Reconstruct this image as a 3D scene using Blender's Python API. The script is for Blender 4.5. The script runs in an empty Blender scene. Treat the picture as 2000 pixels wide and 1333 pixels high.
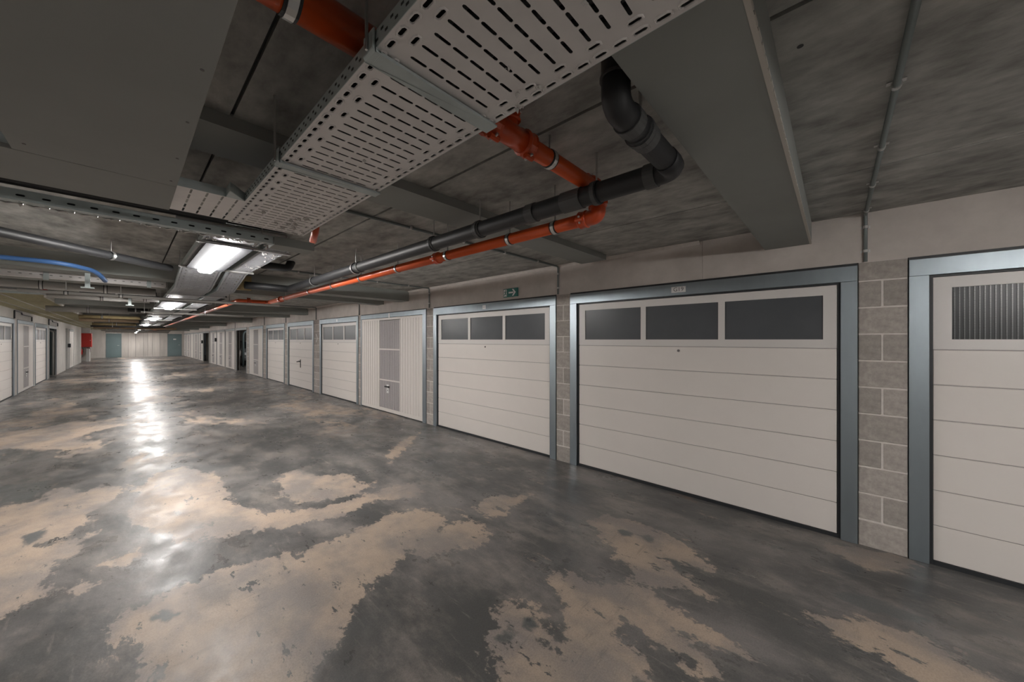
import bpy, bmesh, math, random
import numpy as np
from mathutils import Vector, Matrix
random.seed(7)
S = bpy.context.scene
C = S.collection
R = math.radians

# ------------------------------------------------------------------ camera, world, exposure
EYE = 1.555                      # camera height above the floor
cam_d = bpy.data.cameras.new('camera'); cam = bpy.data.objects.new('camera', cam_d); C.objects.link(cam)
cam.location = (0, 0, EYE)
cam.rotation_euler = (R(90), 0, R(-47.5))
cam_d.sensor_width = 36.0; cam_d.lens = 12.42
cam_d.shift_y = -0.00125
cam_d.clip_start = 0.02; cam_d.clip_end = 200
S.camera = cam
w = bpy.data.worlds.new('world'); S.world = w; w.use_nodes = True
w.node_tree.nodes['Background'].inputs[0].default_value = (0.02, 0.022, 0.025, 1)
w.node_tree.nodes['Background'].inputs[1].default_value = 0.3
S.view_settings.view_transform = 'Standard'; S.view_settings.look = 'None'
S.view_settings.gamma = 1.0; S.view_settings.use_curve_mapping = False
S.view_settings.exposure = 1.3
LAMP_POWER = 72.0                # strength of every lamp diffuser
S.cycles.max_bounces = 8; S.cycles.diffuse_bounces = 5; S.cycles.glossy_bounces = 4
S.cycles.sample_clamp_indirect = 6.0
S.cycles.caustics_reflective = False; S.cycles.caustics_refractive = False

# ------------------------------------------------------------------ materials
def mat(name, col, rough=0.5, metal=0.0, spec=0.5, vary=0.0, scale=8.0, stretch=(1, 1, 1), bump=0.0, bscale=60.0, objvary=0.0, detail=4.0, coat=0.0):
    m = bpy.data.materials.new(name); m.use_nodes = True
    nt = m.node_tree; N = nt.nodes; L = nt.links
    b = N['Principled BSDF']
    b.inputs['Roughness'].default_value = rough; b.inputs['Metallic'].default_value = metal
    b.inputs['Specular IOR Level'].default_value = spec
    b.inputs['Coat Weight'].default_value = coat
    b.inputs['Base Color'].default_value = (*col, 1)
    src = None
    if vary or bump:
        tc = N.new('ShaderNodeTexCoord'); mp = N.new('ShaderNodeMapping'); mp.inputs['Scale'].default_value = stretch
        L.new(tc.outputs['Object'], mp.inputs['Vector'])
    if vary:
        n = N.new('ShaderNodeTexNoise'); n.inputs['Scale'].default_value = scale; n.inputs['Detail'].default_value = detail
        n.inputs['Roughness'].default_value = 0.62
        L.new(mp.outputs[0], n.inputs['Vector'])
        r = N.new('ShaderNodeMapRange'); r.inputs['From Min'].default_value = 0.28; r.inputs['From Max'].default_value = 0.72
        r.inputs['To Min'].default_value = 1 - vary; r.inputs['To Max'].default_value = 1 + vary
        L.new(n.outputs['Fac'], r.inputs['Value']); src = r.outputs[0]
    if objvary:
        oi = N.new('ShaderNodeObjectInfo'); r2 = N.new('ShaderNodeMapRange')
        r2.inputs['To Min'].default_value = 1 - objvary; r2.inputs['To Max'].default_value = 1 + objvary
        L.new(oi.outputs['Random'], r2.inputs['Value'])
        if src is None: src = r2.outputs[0]
        else:
            mu = N.new('ShaderNodeMath'); mu.operation = 'MULTIPLY'; L.new(src, mu.inputs[0]); L.new(r2.outputs[0], mu.inputs[1]); src = mu.outputs[0]
    if src is not None:
        v = N.new('ShaderNodeVectorMath'); v.operation = 'SCALE'; v.inputs[0].default_value = col
        L.new(src, v.inputs['Scale']); L.new(v.outputs[0], b.inputs['Base Color'])
    if bump:
        n2 = N.new('ShaderNodeTexNoise'); n2.inputs['Scale'].default_value = bscale; n2.inputs['Detail'].default_value = 3
        L.new(mp.outputs[0], n2.inputs['Vector'])
        bp = N.new('ShaderNodeBump'); bp.inputs['Strength'].default_value = bump; bp.inputs['Distance'].default_value = 0.004
        L.new(n2.outputs['Fac'], bp.inputs['Height']); L.new(bp.outputs[0], b.inputs['Normal'])
    return m

M = dict(
    ceiling=mat('ceiling_concrete', (0.37, 0.37, 0.35), 0.85, vary=0.5, scale=5, stretch=(1.5, 0.8, 1), bump=0.3, detail=10),
    beam=mat('beam_cladding', (0.285, 0.30, 0.285), 0.75, vary=0.06, scale=2),
    lintel=mat('lintel_concrete', (0.52, 0.475, 0.445), 0.85, vary=0.16, scale=2.5, bump=0.25, detail=8),
    block=mat('concrete_block', (0.36, 0.327, 0.30), 0.95, vary=0.22, scale=26, bump=0.7, bscale=70, objvary=0.13, detail=6),
    mortar=mat('mortar', (0.60, 0.56, 0.53), 0.95, vary=0.1, scale=20),
    plaster=mat('wall_plaster', (0.45, 0.43, 0.405), 0.9, vary=0.1, scale=2),
    endwall=mat('end_wall_concrete', (0.5, 0.465, 0.43), 0.85, vary=0.12, scale=1.5, stretch=(3, 1, 0.4), objvary=0.1),
    dark=mat('dark_interior', (0.05, 0.052, 0.052), 0.9),
    white=mat('white_door_paint', (0.69, 0.645, 0.61), 0.38, vary=0.02, scale=3, bump=0.06, bscale=140),
    whitefar=mat('white_sheet_paint', (0.68, 0.64, 0.605), 0.42),
    alu=mat('window_frame_paint', (0.64, 0.61, 0.59), 0.4),
    vent=mat('vent_mesh_grey', (0.37, 0.345, 0.345), 0.55, vary=0.08, scale=40),
    galv=mat('galvanised_frame', (0.30, 0.345, 0.375), 0.40, metal=0.85, vary=0.08, scale=5, stretch=(1, 1, 0.3)),
    galvd=mat('grey_frame_far', (0.33, 0.345, 0.35), 0.5, metal=0.4),
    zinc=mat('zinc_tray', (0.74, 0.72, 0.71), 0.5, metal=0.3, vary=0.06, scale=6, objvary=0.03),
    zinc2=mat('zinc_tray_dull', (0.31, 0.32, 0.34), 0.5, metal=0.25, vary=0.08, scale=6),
    conduit=mat('conduit_grey', (0.20, 0.225, 0.225), 0.45, metal=0.4),
    lampplate=mat('dark_lamp_plate', (0.030, 0.031, 0.034), 0.85, spec=0.1),
    cable=mat('cable_sheath', (0.012, 0.012, 0.013), 0.7),
    zincd=mat('zinc_side', (0.46, 0.52, 0.52), 0.5, metal=0.35, vary=0.1, scale=10),
    steel=mat('bright_steel', (0.62, 0.62, 0.61), 0.35, metal=0.9),
    rubber=mat('black_rubber', (0.02, 0.022, 0.025), 0.5),
    black=mat('black_pipe', (0.018, 0.019, 0.021), 0.5, vary=0.15, scale=9),
    blackcol=mat('pipe_collar', (0.07, 0.071, 0.071), 0.55),
    orange=mat('orange_pipe', (0.66, 0.095, 0.018), 0.32, vary=0.06, scale=6, coat=0.3),
    orangef=mat('orange_fitting', (0.56, 0.07, 0.014), 0.36, coat=0.3),
    glass=mat('smoked_pane', (0.085, 0.09, 0.098), 0.30, vary=0.1, scale=2, spec=0.22),
    rib=mat('ribbed_pane', (0.035, 0.039, 0.041), 0.3, spec=0.25),
    ribl=mat('pane_rib_light', (0.16, 0.17, 0.172), 0.25),
    greypipe=mat('grey_pipe', (0.40, 0.39, 0.37), 0.5, vary=0.08, scale=5),
    silver=mat('foil_lagging', (0.60, 0.60, 0.60), 0.3, metal=0.8, vary=0.12, scale=20, bump=0.5, bscale=30),
    yellow=mat('yellow_lagging', (0.32, 0.25, 0.13), 0.8, vary=0.2, scale=8),
    copper=mat('tan_pipe', (0.44, 0.33, 0.22), 0.5, vary=0.1, scale=8),
    blue=mat('blue_pipe', (0.06, 0.15, 0.36), 0.4),
    board=mat('fire_board', (0.30, 0.31, 0.298), 0.85, vary=0.05, scale=2, objvary=0.04),
    woodwool=mat('wood_wool_board', (0.38, 0.35, 0.22), 0.95, vary=0.3, scale=22, bump=0.6, bscale=60, objvary=0.15),
    trim=mat('pale_trim', (0.55, 0.52, 0.47), 0.6),
    red=mat('red_paint', (0.46, 0.02, 0.012), 0.35),
    teal=mat('teal_door_paint', (0.15, 0.205, 0.215), 0.5, vary=0.05, scale=2),
    tealp=mat('teal_post', (0.20, 0.27, 0.285), 0.5),
    green=mat('sign_green', (0.012, 0.135, 0.115), 0.4),
    plate=mat('white_plate', (0.72, 0.71, 0.70), 0.4),
    ink=mat('grey_ink', (0.13, 0.12, 0.12), 0.5),
    residue=mat('spray_residue', (0.55, 0.53, 0.51), 0.9),
    car=mat('car_paint', (0.42, 0.44, 0.46), 0.25, metal=0.5, coat=0.6),
    carglass=mat('car_glass', (0.02, 0.025, 0.03), 0.08),
    headlight=mat('headlight_lens', (0.85, 0.87, 0.9), 0.1, spec=0.8),
    print=mat('tray_print', (0.68, 0.68, 0.68), 0.6),
)
def lamp_mat():
    m = bpy.data.materials.new('lamp_diffuser_glow'); m.use_nodes = True
    b = m.node_tree.nodes['Principled BSDF']
    b.inputs['Base Color'].default_value = (0.9, 0.9, 0.9, 1)
    b.inputs['Emission Color'].default_value = (1.0, 0.965, 0.93, 1)
    b.inputs['Emission Strength'].default_value = LAMP_POWER
    return m
M['lamp'] = lamp_mat()

# ------------------------------------------------------------------ mesh helpers
class MB:
    def __init__(s): s.v = []; s.f = []
    def quad(s, a, b, c, d):
        i = len(s.v); s.v += [a, b, c, d]; s.f.append((i, i+1, i+2, i+3)); return s
    def box(s, x0, x1, y0, y1, z0, z1):
        i = len(s.v)
        s.v += [(x0,y0,z0),(x1,y0,z0),(x1,y1,z0),(x0,y1,z0),(x0,y0,z1),(x1,y0,z1),(x1,y1,z1),(x0,y1,z1)]
        s.f += [(i,i+3,i+2,i+1),(i+4,i+5,i+6,i+7),(i,i+1,i+5,i+4),(i+1,i+2,i+6,i+5),(i+2,i+3,i+7,i+6),(i+3,i,i+4,i+7)]
        return s
    def prism(s, pts, axis, a, b):       # 2-D outline extruded along an axis
        def P(p, t): return {'x': (t, p[0], p[1]), 'y': (p[0], t, p[1]), 'z': (p[0], p[1], t)}[axis]
        i = len(s.v); n = len(pts)
        s.v += [P(p, a) for p in pts] + [P(p, b) for p in pts]
        s.f.append(tuple(range(i, i+n))); s.f.append(tuple(range(i+2*n-1, i+n-1, -1)))
        for k in range(n):
            j = (k+1) % n; s.f.append((i+k, i+n+k, i+n+j, i+j))
        return s
    def tube(s, path, r, seg=14, caps=True):
        P = [Vector(p) for p in path]; n = len(P); rings = []
        up = None
        for k in range(n):
            t = (P[min(k+1, n-1)] - P[max(k-1, 0)]).normalized()
            if up is None:
                up = t.orthogonal().normalized()
            else:
                up = (up - t * up.dot(t)).normalized()
            side = t.cross(up)
            rr = r[k] if isinstance(r, (list, tuple)) else r
            i = len(s.v); rings.append(i)
            for q in range(seg):
                a = 2*math.pi*q/seg
                s.v.append(tuple(P[k] + (up*math.cos(a) + side*math.sin(a))*rr))
        for k in range(n-1):
            a, b = rings[k], rings[k+1]
            for q in range(seg):
                q2 = (q+1) % seg
                s.f.append((a+q, a+q2, b+q2, b+q))
        if caps:
            s.f.append(tuple(range(rings[0]+seg-1, rings[0]-1, -1)))
            s.f.append(tuple(range(rings[-1], rings[-1]+seg)))
        return s
    def ring(s, c, axis, r, wd, th, seg=18):      # a flat band around a pipe
        c = Vector(c); ax = Vector(axis).normalized()
        a = c - ax*wd/2; b = c + ax*wd/2
        return s.tube([a, a, b, b], [r, r+th, r+th, r], seg, caps=False) if False else s.tube([a, a + ax*1e-4, b - ax*1e-4, b], [r, r+th, r+th, r], seg)
    def mesh(s, name, m, smooth=False, bevel=0.0):
        me = bpy.data.meshes.new(name); me.from_pydata(s.v, [], s.f)
        me.validate()
        bm = bmesh.new(); bm.from_mesh(me); bmesh.ops.recalc_face_normals(bm, faces=bm.faces)
        if bevel: 
            bmesh.ops.remove_doubles(bm, verts=bm.verts, dist=1e-5)
            bmesh.ops.bevel(bm, geom=bm.edges[:], offset=bevel, segments=1, affect='EDGES', clamp_overlap=True)
        bm.to_mesh(me); bm.free()
        if smooth:
            for p in me.polygons: p.use_smooth = len(p.vertices) <= 4
        me.materials.append(m)
        return me
    def obj(s, name, m, parent=None, smooth=False, bevel=0.0, **kw):
        return link(name, s.mesh(name, m, smooth, bevel), parent, **kw)

def link(name, data, parent=None, loc=None, label=None, cat=None, group=None, kind=None):
    o = bpy.data.objects.new(name, data); C.objects.link(o)
    if parent is not None: o.parent = parent
    if loc is not None: o.location = loc
    return tag(o, label, cat, group, kind)
def tag(o, label=None, cat=None, group=None, kind=None):
    if label: o['label'] = label
    if cat: o['category'] = cat
    if group: o['group'] = group
    if kind: o['kind'] = kind
    return o
def thing(name, label, cat, loc=(0,0,0), rz=0.0, group=None, kind='thing'):
    o = link(name, None, None, loc, label, cat, group, kind); o.rotation_euler = (0, 0, rz)
    o.empty_display_size = 0.1
    return o
def smooth_path(pts, rad, n=6):          # rounds the corners of a pipe run
    P = [Vector(p) for p in pts]; out = [P[0]]
    for k in range(1, len(P)-1):
        a = (P[k-1]-P[k]); b = (P[k+1]-P[k]); r = min(rad, a.length*0.49, b.length*0.49)
        p0 = P[k] + a.normalized()*r; p1 = P[k] + b.normalized()*r
        for t in range(n+1):
            u = t/n; out.append(p0*(1-u)**2 + P[k]*2*u*(1-u) + p1*u*u)
    out.append(P[-1]); return out
def text_mesh(name, body, size, m, depth=0.0008):
    cu = bpy.data.curves.new(name, 'FONT'); cu.body = body; cu.size = size; cu.extrude = depth; cu.align_x = 'CENTER'; cu.align_y = 'CENTER'
    cu.resolution_u = 3
    o = bpy.data.objects.new(name, cu); C.objects.link(o)
    me = bpy.data.meshes.new_from_object(o.evaluated_get(bpy.context.evaluated_depsgraph_get()))
    bpy.data.objects.remove(o); bpy.data.curves.remove(cu)
    me.name = name; me.materials.clear(); me.materials.append(m); return me

XW = 3.76; XL = -2.10; ZC = 2.51; ZL = 2.14; YN = -12.0; YE = 46.5
# ------------------------------------------------------------------ floor: polished concrete with worn pale patches
PALE = [
  [(-0.09, 2.81), (-0.03, 2.94), (-0.01, 3.02), (0.05, 3.02), (0.13, 3.01), (0.14, 3.05), (0.25, 3.06), (0.4, 3.09), (0.64, 3.0), (0.91, 2.9), (1.17, 2.87), (1.29, 2.9), (1.42, 2.91), (1.62, 2.96), (1.82, 2.81), (1.92, 2.6), (1.85, 2.48), (1.71, 2.39), (1.97, 2.42), (2.06, 2.22), (1.89, 1.99), (1.7, 2.0), (1.58, 2.11), (1.44, 2.16), (1.4, 2.29), (1.24, 2.23), (1.08, 2.13), (0.99, 2.09), (0.86, 2.01), (0.78, 1.93), (0.66, 1.83), (0.55, 1.77), (0.46, 1.72), (0.08, 2.08), (0.07, 2.34), (0.07, 2.42), (0.03, 2.59), (-0.03, 2.7)] ,
  [(0.08, 5.35), (0.21, 5.83), (0.48, 5.91), (0.69, 5.3), (0.73, 4.75), (0.67, 4.49), (0.73, 4.09), (0.82, 3.82), (1.08, 3.59), (1.31, 3.49), (1.59, 3.47), (1.86, 3.5), (2.07, 3.4), (2.07, 3.11), (1.89, 3.1), (1.67, 3.24), (1.51, 3.27), (1.38, 3.19), (1.11, 3.29), (0.9, 3.37), (0.71, 3.47), (0.47, 3.61), (0.34, 3.66), (0.15, 4.06), (0.04, 4.35), (0.01, 4.75)] ,
  [(1.01, 4.06), (1.18, 4.69), (1.37, 4.76), (1.47, 4.36), (1.8, 4.15), (1.7, 3.85), (1.87, 3.73), (1.66, 3.61), (1.42, 3.55), (1.14, 3.77)] ,
  [(-1.4, 6.25), (-0.8, 5.76), (-0.58, 5.66), (-0.52, 6.12), (-0.31, 5.67), (-0.2, 5.77), (0.02, 5.53), (-0.1, 5.14), (-0.21, 4.94), (-0.24, 4.77), (-0.29, 4.48), (-0.46, 4.47), (-0.36, 4.38), (-0.25, 4.36), (-0.15, 4.42), (-0.21, 4.23), (-0.22, 4.06), (-0.29, 4.04), (-0.36, 4.06), (-0.3, 3.85), (-0.35, 3.79), (-0.31, 3.54), (-0.36, 3.49), (-0.44, 3.45), (-0.47, 3.41), (-0.79, 3.52)] ,
  [(-0.26, 3.49), (-0.18, 3.61), (-0.12, 3.52), (-0.17, 3.45), (-0.19, 3.38)] ,
  [(-0.1, 3.76), (-0.03, 3.87), (0.06, 3.77), (0.03, 3.62), (-0.07, 3.64)] ,
  [(-2.18, 10.7), (-1.43, 10.34), (-1.03, 10.2), (-0.65, 10.82), (0.05, 9.51), (-0.22, 9.32), (-0.62, 9.03), (-0.33, 7.89), (-0.61, 7.99), (-0.92, 8.42), (-1.21, 8.74), (-1.89, 9.25)] ,
  [(2.17, 2.55), (2.54, 2.49), (2.74, 2.26), (2.44, 2.21), (2.19, 2.16), (2.17, 2.23)] ,
  [(1.9, 1.39), (1.97, 1.42), (1.98, 1.3), (2.07, 1.18), (2.1, 1.03), (2.13, 0.93), (2.28, 1.07), (2.46, 1.21), (2.51, 1.36), (2.62, 1.52), (2.92, 1.54), (2.93, 1.29), (2.98, 1.12), (2.83, 0.78), (2.64, 0.58), (2.6, 0.72), (2.59, 0.87), (2.48, 0.7), (2.39, 0.55), (2.34, 0.68), (2.23, 0.89), (2.14, 0.69), (2.13, 0.54), (2.07, 0.3), (2.0, 0.41), (1.97, 0.59), (1.88, 0.54), (1.84, 0.65), (1.82, 0.72), (1.87, 0.88), (1.76, 0.86), (1.69, 0.71), (1.6, 0.63), (1.42, 0.64), (1.09, 1.0), (1.17, 1.16), (1.19, 1.31), (1.35, 1.39), (1.56, 1.46), (1.6, 1.29), (1.58, 1.23), (1.47, 1.16), (1.47, 1.02), (1.52, 1.02), (1.62, 1.15), (1.73, 1.19), (1.81, 1.28)] ,
  [(2.61, 0.15), (2.77, -0.08), (2.82, -0.26), (2.78, -0.41), (2.9, -0.66), (2.92, -0.81), (2.5, -0.57), (2.4, -0.27), (2.52, -0.13), (2.53, 0.05)] ,
  [(3.54, 0.12), (3.73, -0.14), (3.75, -0.38), (3.74, -0.44), (3.45, -0.32), (3.39, -0.12)] ,
  [(2.67, 4.8), (3.33, 5.14), (3.06, 4.85), (2.26, 4.13), (2.29, 4.38)] ,
  [(1.8, 0.55), (1.92, 0.47), (1.88, 0.41), (1.87, 0.33), (1.77, 0.47)] ,
]
DARK = [
  [(-1.39, 6.79), (-0.91, 6.54), (-0.57, 6.42), (-0.52, 6.01), (-0.67, 5.76), (-0.82, 5.88), (-1.24, 6.08)] ,
  [(-0.52, 4.48), (-0.57, 4.73), (-0.44, 4.84), (-0.44, 4.6)] ,
  [(0.07, 2.84), (0.13, 2.87), (0.23, 2.73), (0.19, 2.72), (0.16, 2.68), (0.13, 2.75)] ,
  [(1.33, 1.31), (1.44, 1.32), (1.4, 1.23), (1.31, 1.24), (1.29, 1.3)] ,
  [(1.48, 1.32), (1.56, 1.25), (1.5, 1.19), (1.43, 1.22)] ,
  [(2.72, 1.31), (2.76, 1.21), (2.67, 1.18), (2.63, 1.26)] ,
  [(2.79, 1.18), (2.83, 1.05), (2.71, 1.03), (2.73, 1.14)] ,
  [(2.6, 0.89), (2.62, 0.83), (2.53, 0.73), (2.46, 0.69), (2.5, 0.79)] ,
  [(3.36, 0.34), (3.32, 0.2), (3.2, 0.37)] ,
  [(2.89, 0.02), (3.04, -0.09), (3.05, -0.28), (3.02, -0.41), (2.91, -0.32), (2.85, -0.14)] ,
  [(0.23, 2.96), (0.27, 2.93), (0.24, 2.89)] ,
]
def seg_dist(px, py, poly):
    n = len(poly); d = np.full(px.shape, 1e9); inside = np.zeros(px.shape, bool)
    for k in range(n):
        ax, ay = poly[k]; bx, by = poly[(k+1) % n]
        ex, ey = bx-ax, by-ay; L2 = ex*ex+ey*ey+1e-12
        t = np.clip(((px-ax)*ex+(py-ay)*ey)/L2, 0, 1)
        d = np.minimum(d, np.hypot(px-ax-t*ex, py-ay-t*ey))
        c = ((ay > py) != (by > py)) & (px < ex*(py-ay)/(ey if abs(ey) > 1e-12 else 1e-12)+ax)
        inside ^= c
    return np.where(inside, d, -d)
def floor_material():
    m = bpy.data.materials.new('polished_concrete'); m.use_nodes = True
    nt = m.node_tree; N = nt.nodes; L = nt.links; b = N['Principled BSDF']
    tc = N.new('ShaderNodeTexCoord')
    def noise(scale, detail=5, rough=0.6, stretch=(1,1,1), rot=0.0, dist=0.0):
        mp = N.new('ShaderNodeMapping'); mp.inputs['Scale'].default_value = stretch; mp.inputs['Rotation'].default_value = (0,0,rot)
        L.new(tc.outputs['Object'], mp.inputs['Vector'])
        n = N.new('ShaderNodeTexNoise'); n.inputs['Scale'].default_value = scale; n.inputs['Detail'].default_value = detail
        n.inputs['Roughness'].default_value = rough; n.inputs['Distortion'].default_value = dist
        L.new(mp.outputs[0], n.inputs['Vector']); return n.outputs['Fac']
    def math_(op, a, bb, clamp=False):
        n = N.new('ShaderNodeMath'); n.operation = op; n.use_clamp = clamp
        for i, s in enumerate((a, bb)):
            if isinstance(s, (int, float)): n.inputs[i].default_value = s
            else: L.new(s, n.inputs[i])
        return n.outputs[0]
    def rng(s, a, bb, c=0.0, d=1.0):
        n = N.new('ShaderNodeMapRange'); n.interpolation_type = 'SMOOTHSTEP'
        for k, v in zip(('From Min','From Max','To Min','To Max'), (a, bb, c, d)): n.inputs[k].default_value = v
        L.new(s, n.inputs['Value']); return n.outputs[0]
    def mix(f, a, bb):
        n = N.new('ShaderNodeMix'); n.data_type = 'RGBA'
        if isinstance(f, (int, float)): n.inputs['Factor'].default_value = f
        else: L.new(f, n.inputs['Factor'])
        for k, s in (('A', a), ('B', bb)):
            i = [q for q in n.inputs if q.name == k and q.type == 'RGBA'][0]
            if isinstance(s, tuple): i.default_value = (*s, 1)
            else: L.new(s, i)
        return [q for q in n.outputs if q.type == 'RGBA'][0]
    def attr(nm):
        n = N.new('ShaderNodeAttribute'); n.attribute_name = nm; return n.outputs['Fac']
    edge = math_('SUBTRACT', noise(9, 6, 0.68, (1, 0.55, 1), 0.5), 0.5)
    fine = math_('SUBTRACT', noise(38, 4, 0.6), 0.5)
    sd = math_('ADD', attr('pale'), math_('ADD', math_('MULTIPLY', edge, 0.42), math_('MULTIPLY', fine, 0.10)))
    hand = rng(sd, -0.008, 0.022)
    far = math_('ADD', noise(0.75, 7, 0.66, (1, 0.42, 1), 0.25, 0.4), math_('MULTIPLY', edge, 0.18))
    farp = math_('MULTIPLY', rng(far, 0.525, 0.58), attr('far'))
    dk = rng(math_('ADD', attr('dark'), math_('MULTIPLY', edge, 0.16)), -0.01, 0.03)
    holes = rng(noise(5.5, 6, 0.7, (1, 0.45, 1), 0.6), 0.365, 0.39)
    holes2 = rng(noise(15, 5, 0.72, (1, 0.4, 1), 0.8), 0.345, 0.37)
    holes = math_('MULTIPLY', holes, holes2)
    flecks = math_('MULTIPLY', rng(noise(7, 7, 0.75, (1, 0.3, 1), 0.85), 0.615, 0.66), 0.55)
    pale = math_('MULTIPLY', math_('MAXIMUM', math_('MAXIMUM', hand, flecks), farp), math_('MULTIPLY', math_('SUBTRACT', 1.0, dk), holes))
    soft = rng(noise(1.3, 8, 0.66, (1, 0.6, 1), 0.4, 0.3), 0.42, 0.66)
    grit = rng(noise(120, 3, 0.7), 0.35, 0.65, 0.90, 1.08)
    base = mix(soft, (0.085, 0.084, 0.082), (0.185, 0.171, 0.163))
    base = mix(rng(noise(3.0, 7, 0.7, (1, 0.5, 1), 0.5), 0.46, 0.70, 0, 0.65), base, (0.275, 0.243, 0.218))
    pcol = mix(rng(noise(2.1, 6, 0.65, (1, 0.7, 1), 0.2), 0.38, 0.62), (0.245, 0.213, 0.195), (0.405, 0.318, 0.25))
    col = mix(math_('MULTIPLY', pale, 0.92), base, pcol)
    col = mix(math_('MULTIPLY', dk, 0.75), col, (0.105, 0.111, 0.109))
    rust = math_('MULTIPLY', rng(noise(0.9, 5, 0.6, (1, 0.6, 1), 1.0), 0.64, 0.74), 0.4)
    col = mix(rust, col, (0.33, 0.19, 0.12))
    scr = rng(noise(16, 5, 0.75, (1, 0.12, 1), 0.75), 0.56, 0.72)
    col = mix(math_('MULTIPLY', scr, 0.42), col, (0.30, 0.265, 0.24))
    scr2 = rng(noise(14, 5, 0.75, (0.14, 1, 1), 0.35), 0.57, 0.70)
    col = mix(math_('MULTIPLY', scr2, 0.35), col, (0.105, 0.105, 0.105))
    v = N.new('ShaderNodeVectorMath'); v.operation = 'SCALE'; L.new(col, v.inputs[0]); L.new(grit, v.inputs['Scale'])
    L.new(v.outputs[0], b.inputs['Base Color'])
    rr = math_('ADD', math_('MULTIPLY', pale, 0.10), rng(noise(4, 6, 0.7, (1, 0.6, 1), 0.3), 0.32, 0.68, 0.25, 0.47))
    L.new(rr, b.inputs['Roughness'])
    b.inputs['Specular IOR Level'].default_value = 0.26
    bp = N.new('ShaderNodeBump'); bp.inputs['Strength'].default_value = 0.13; bp.inputs['Distance'].default_value = 0.02
    L.new(math_('ADD', noise(7, 4, 0.6), math_('MULTIPLY', noise(45, 3, 0.6), 0.12)), bp.inputs['Height']); L.new(bp.outputs[0], b.inputs['Normal'])
    return m
xs = np.concatenate([np.linspace(-6, -2.2, 8), np.arange(-2.1, 3.77, 0.05), np.linspace(3.9, 9.6, 8)])
ys = np.concatenate([np.linspace(YN, -0.4, 8), np.arange(-0.3, 8.5, 0.05), np.linspace(8.8, 47.0, 90)])
gx, gy = np.meshgrid(xs, ys)
fx, fy = gx.ravel(), gy.ravel()
pale = np.full(fx.shape, -0.6); dark_ = np.full(fx.shape, -0.6)
for p in PALE: pale = np.maximum(pale, seg_dist(fx, fy, p))
for p in DARK: dark_ = np.maximum(dark_, seg_dist(fx, fy, p))
far_ = np.clip((fy - 5.6)/1.2, 0, 1)
far_ = np.maximum(far_, np.clip((-0.9 - fx)/0.5, 0, 1))
nx, ny = len(xs), len(ys)
idx = np.arange(nx*ny).reshape(ny, nx)
faces = np.stack([idx[:-1,:-1], idx[:-1,1:], idx[1:,1:], idx[1:,:-1]], -1).reshape(-1, 4)
me = bpy.data.meshes.new('floor')
me.from_pydata(np.stack([fx, fy, np.zeros_like(fx)], 1).tolist(), [], faces.tolist())
for nm, arr in (('pale', np.clip(pale, -0.6, 0.6)), ('dark', np.clip(dark_, -0.6, 0.6)), ('far', far_)):
    a = me.attributes.new(nm, 'FLOAT', 'POINT'); a.data.foreach_set('value', arr.astype(np.float32))
me.materials.append(floor_material())
link('floor', me, kind='structure', label='polished grey concrete garage floor with worn pale tan patches')
# ------------------------------------------------------------------ ceiling with its slabs and beams
ceil = MB().box(-6, 9.6, YN, 47, ZC+0.02, ZC+0.25).obj('ceiling', M['dark'], kind='structure', label='dark precast concrete ceiling with downstand beams')
JX = [-6, -2.1, -0.9, 0.30, 1.29, 2.79, 3.80]
JY = [YN, 0.3, 6.35, 12.0, 19.15, 25.2, 31, 36.2, 42, 47]
for i in range(len(JX)-1):
    for j in range(len(JY)-1):
        g = 0.008 if JX[i] != 1.29 else 0.014
        MB().box(JX[i]+g, JX[i+1]-0.004, JY[j], JY[j+1], ZC, ZC+0.03).obj('ceiling_slab', M['ceiling'], ceil)
MB().box(3.80, 9.6, YN, 47, ZC, ZC+0.03).obj('ceiling_slab', M['ceiling'], ceil)
def beam(y0, y1, zb, x0=-2.1, x1=XW, bead=False):
    o = MB().box(x0, x1, y0, y1, zb, ZC+0.01).obj('beam', M['beam'], ceil)
    if bead:
        b = MB()
        for k in range(int((x1-x0)/0.06)):      # slotted bead along the near arris
            b.box(x0+k*0.06, x0+k*0.06+0.045, y0-0.0025, y0, zb+0.002, zb+0.011)
        b.box(x0, x1, y0-0.001, y0+0.012, zb-0.002, zb-0.0005)
        b.obj('corner_bead', M['trim'], o)
beam(0.145, 0.454, 2.335, bead=True)
MB().tube([(1.48, 0.085, ZC+0.0005), (1.48, 0.085, ZC-0.001)], 0.009, 12).obj('anchor_hole', M['rubber'], ceil)
beam(1.90, 2.22, 2.452, x0=-1.2, x1=3.64)
for y0, y1 in ((6.2, 6.5), (7.2, 7.5), (11.9, 12.2), (13.7, 14.0), (19.0, 19.3), (25.05, 25.35), (30.9, 31.2), (36.0, 36.3), (41.9, 42.2)):
    beam(y0, y1, 2.315, x0=-2.1 if y0 < 10 else -1.0)

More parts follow.
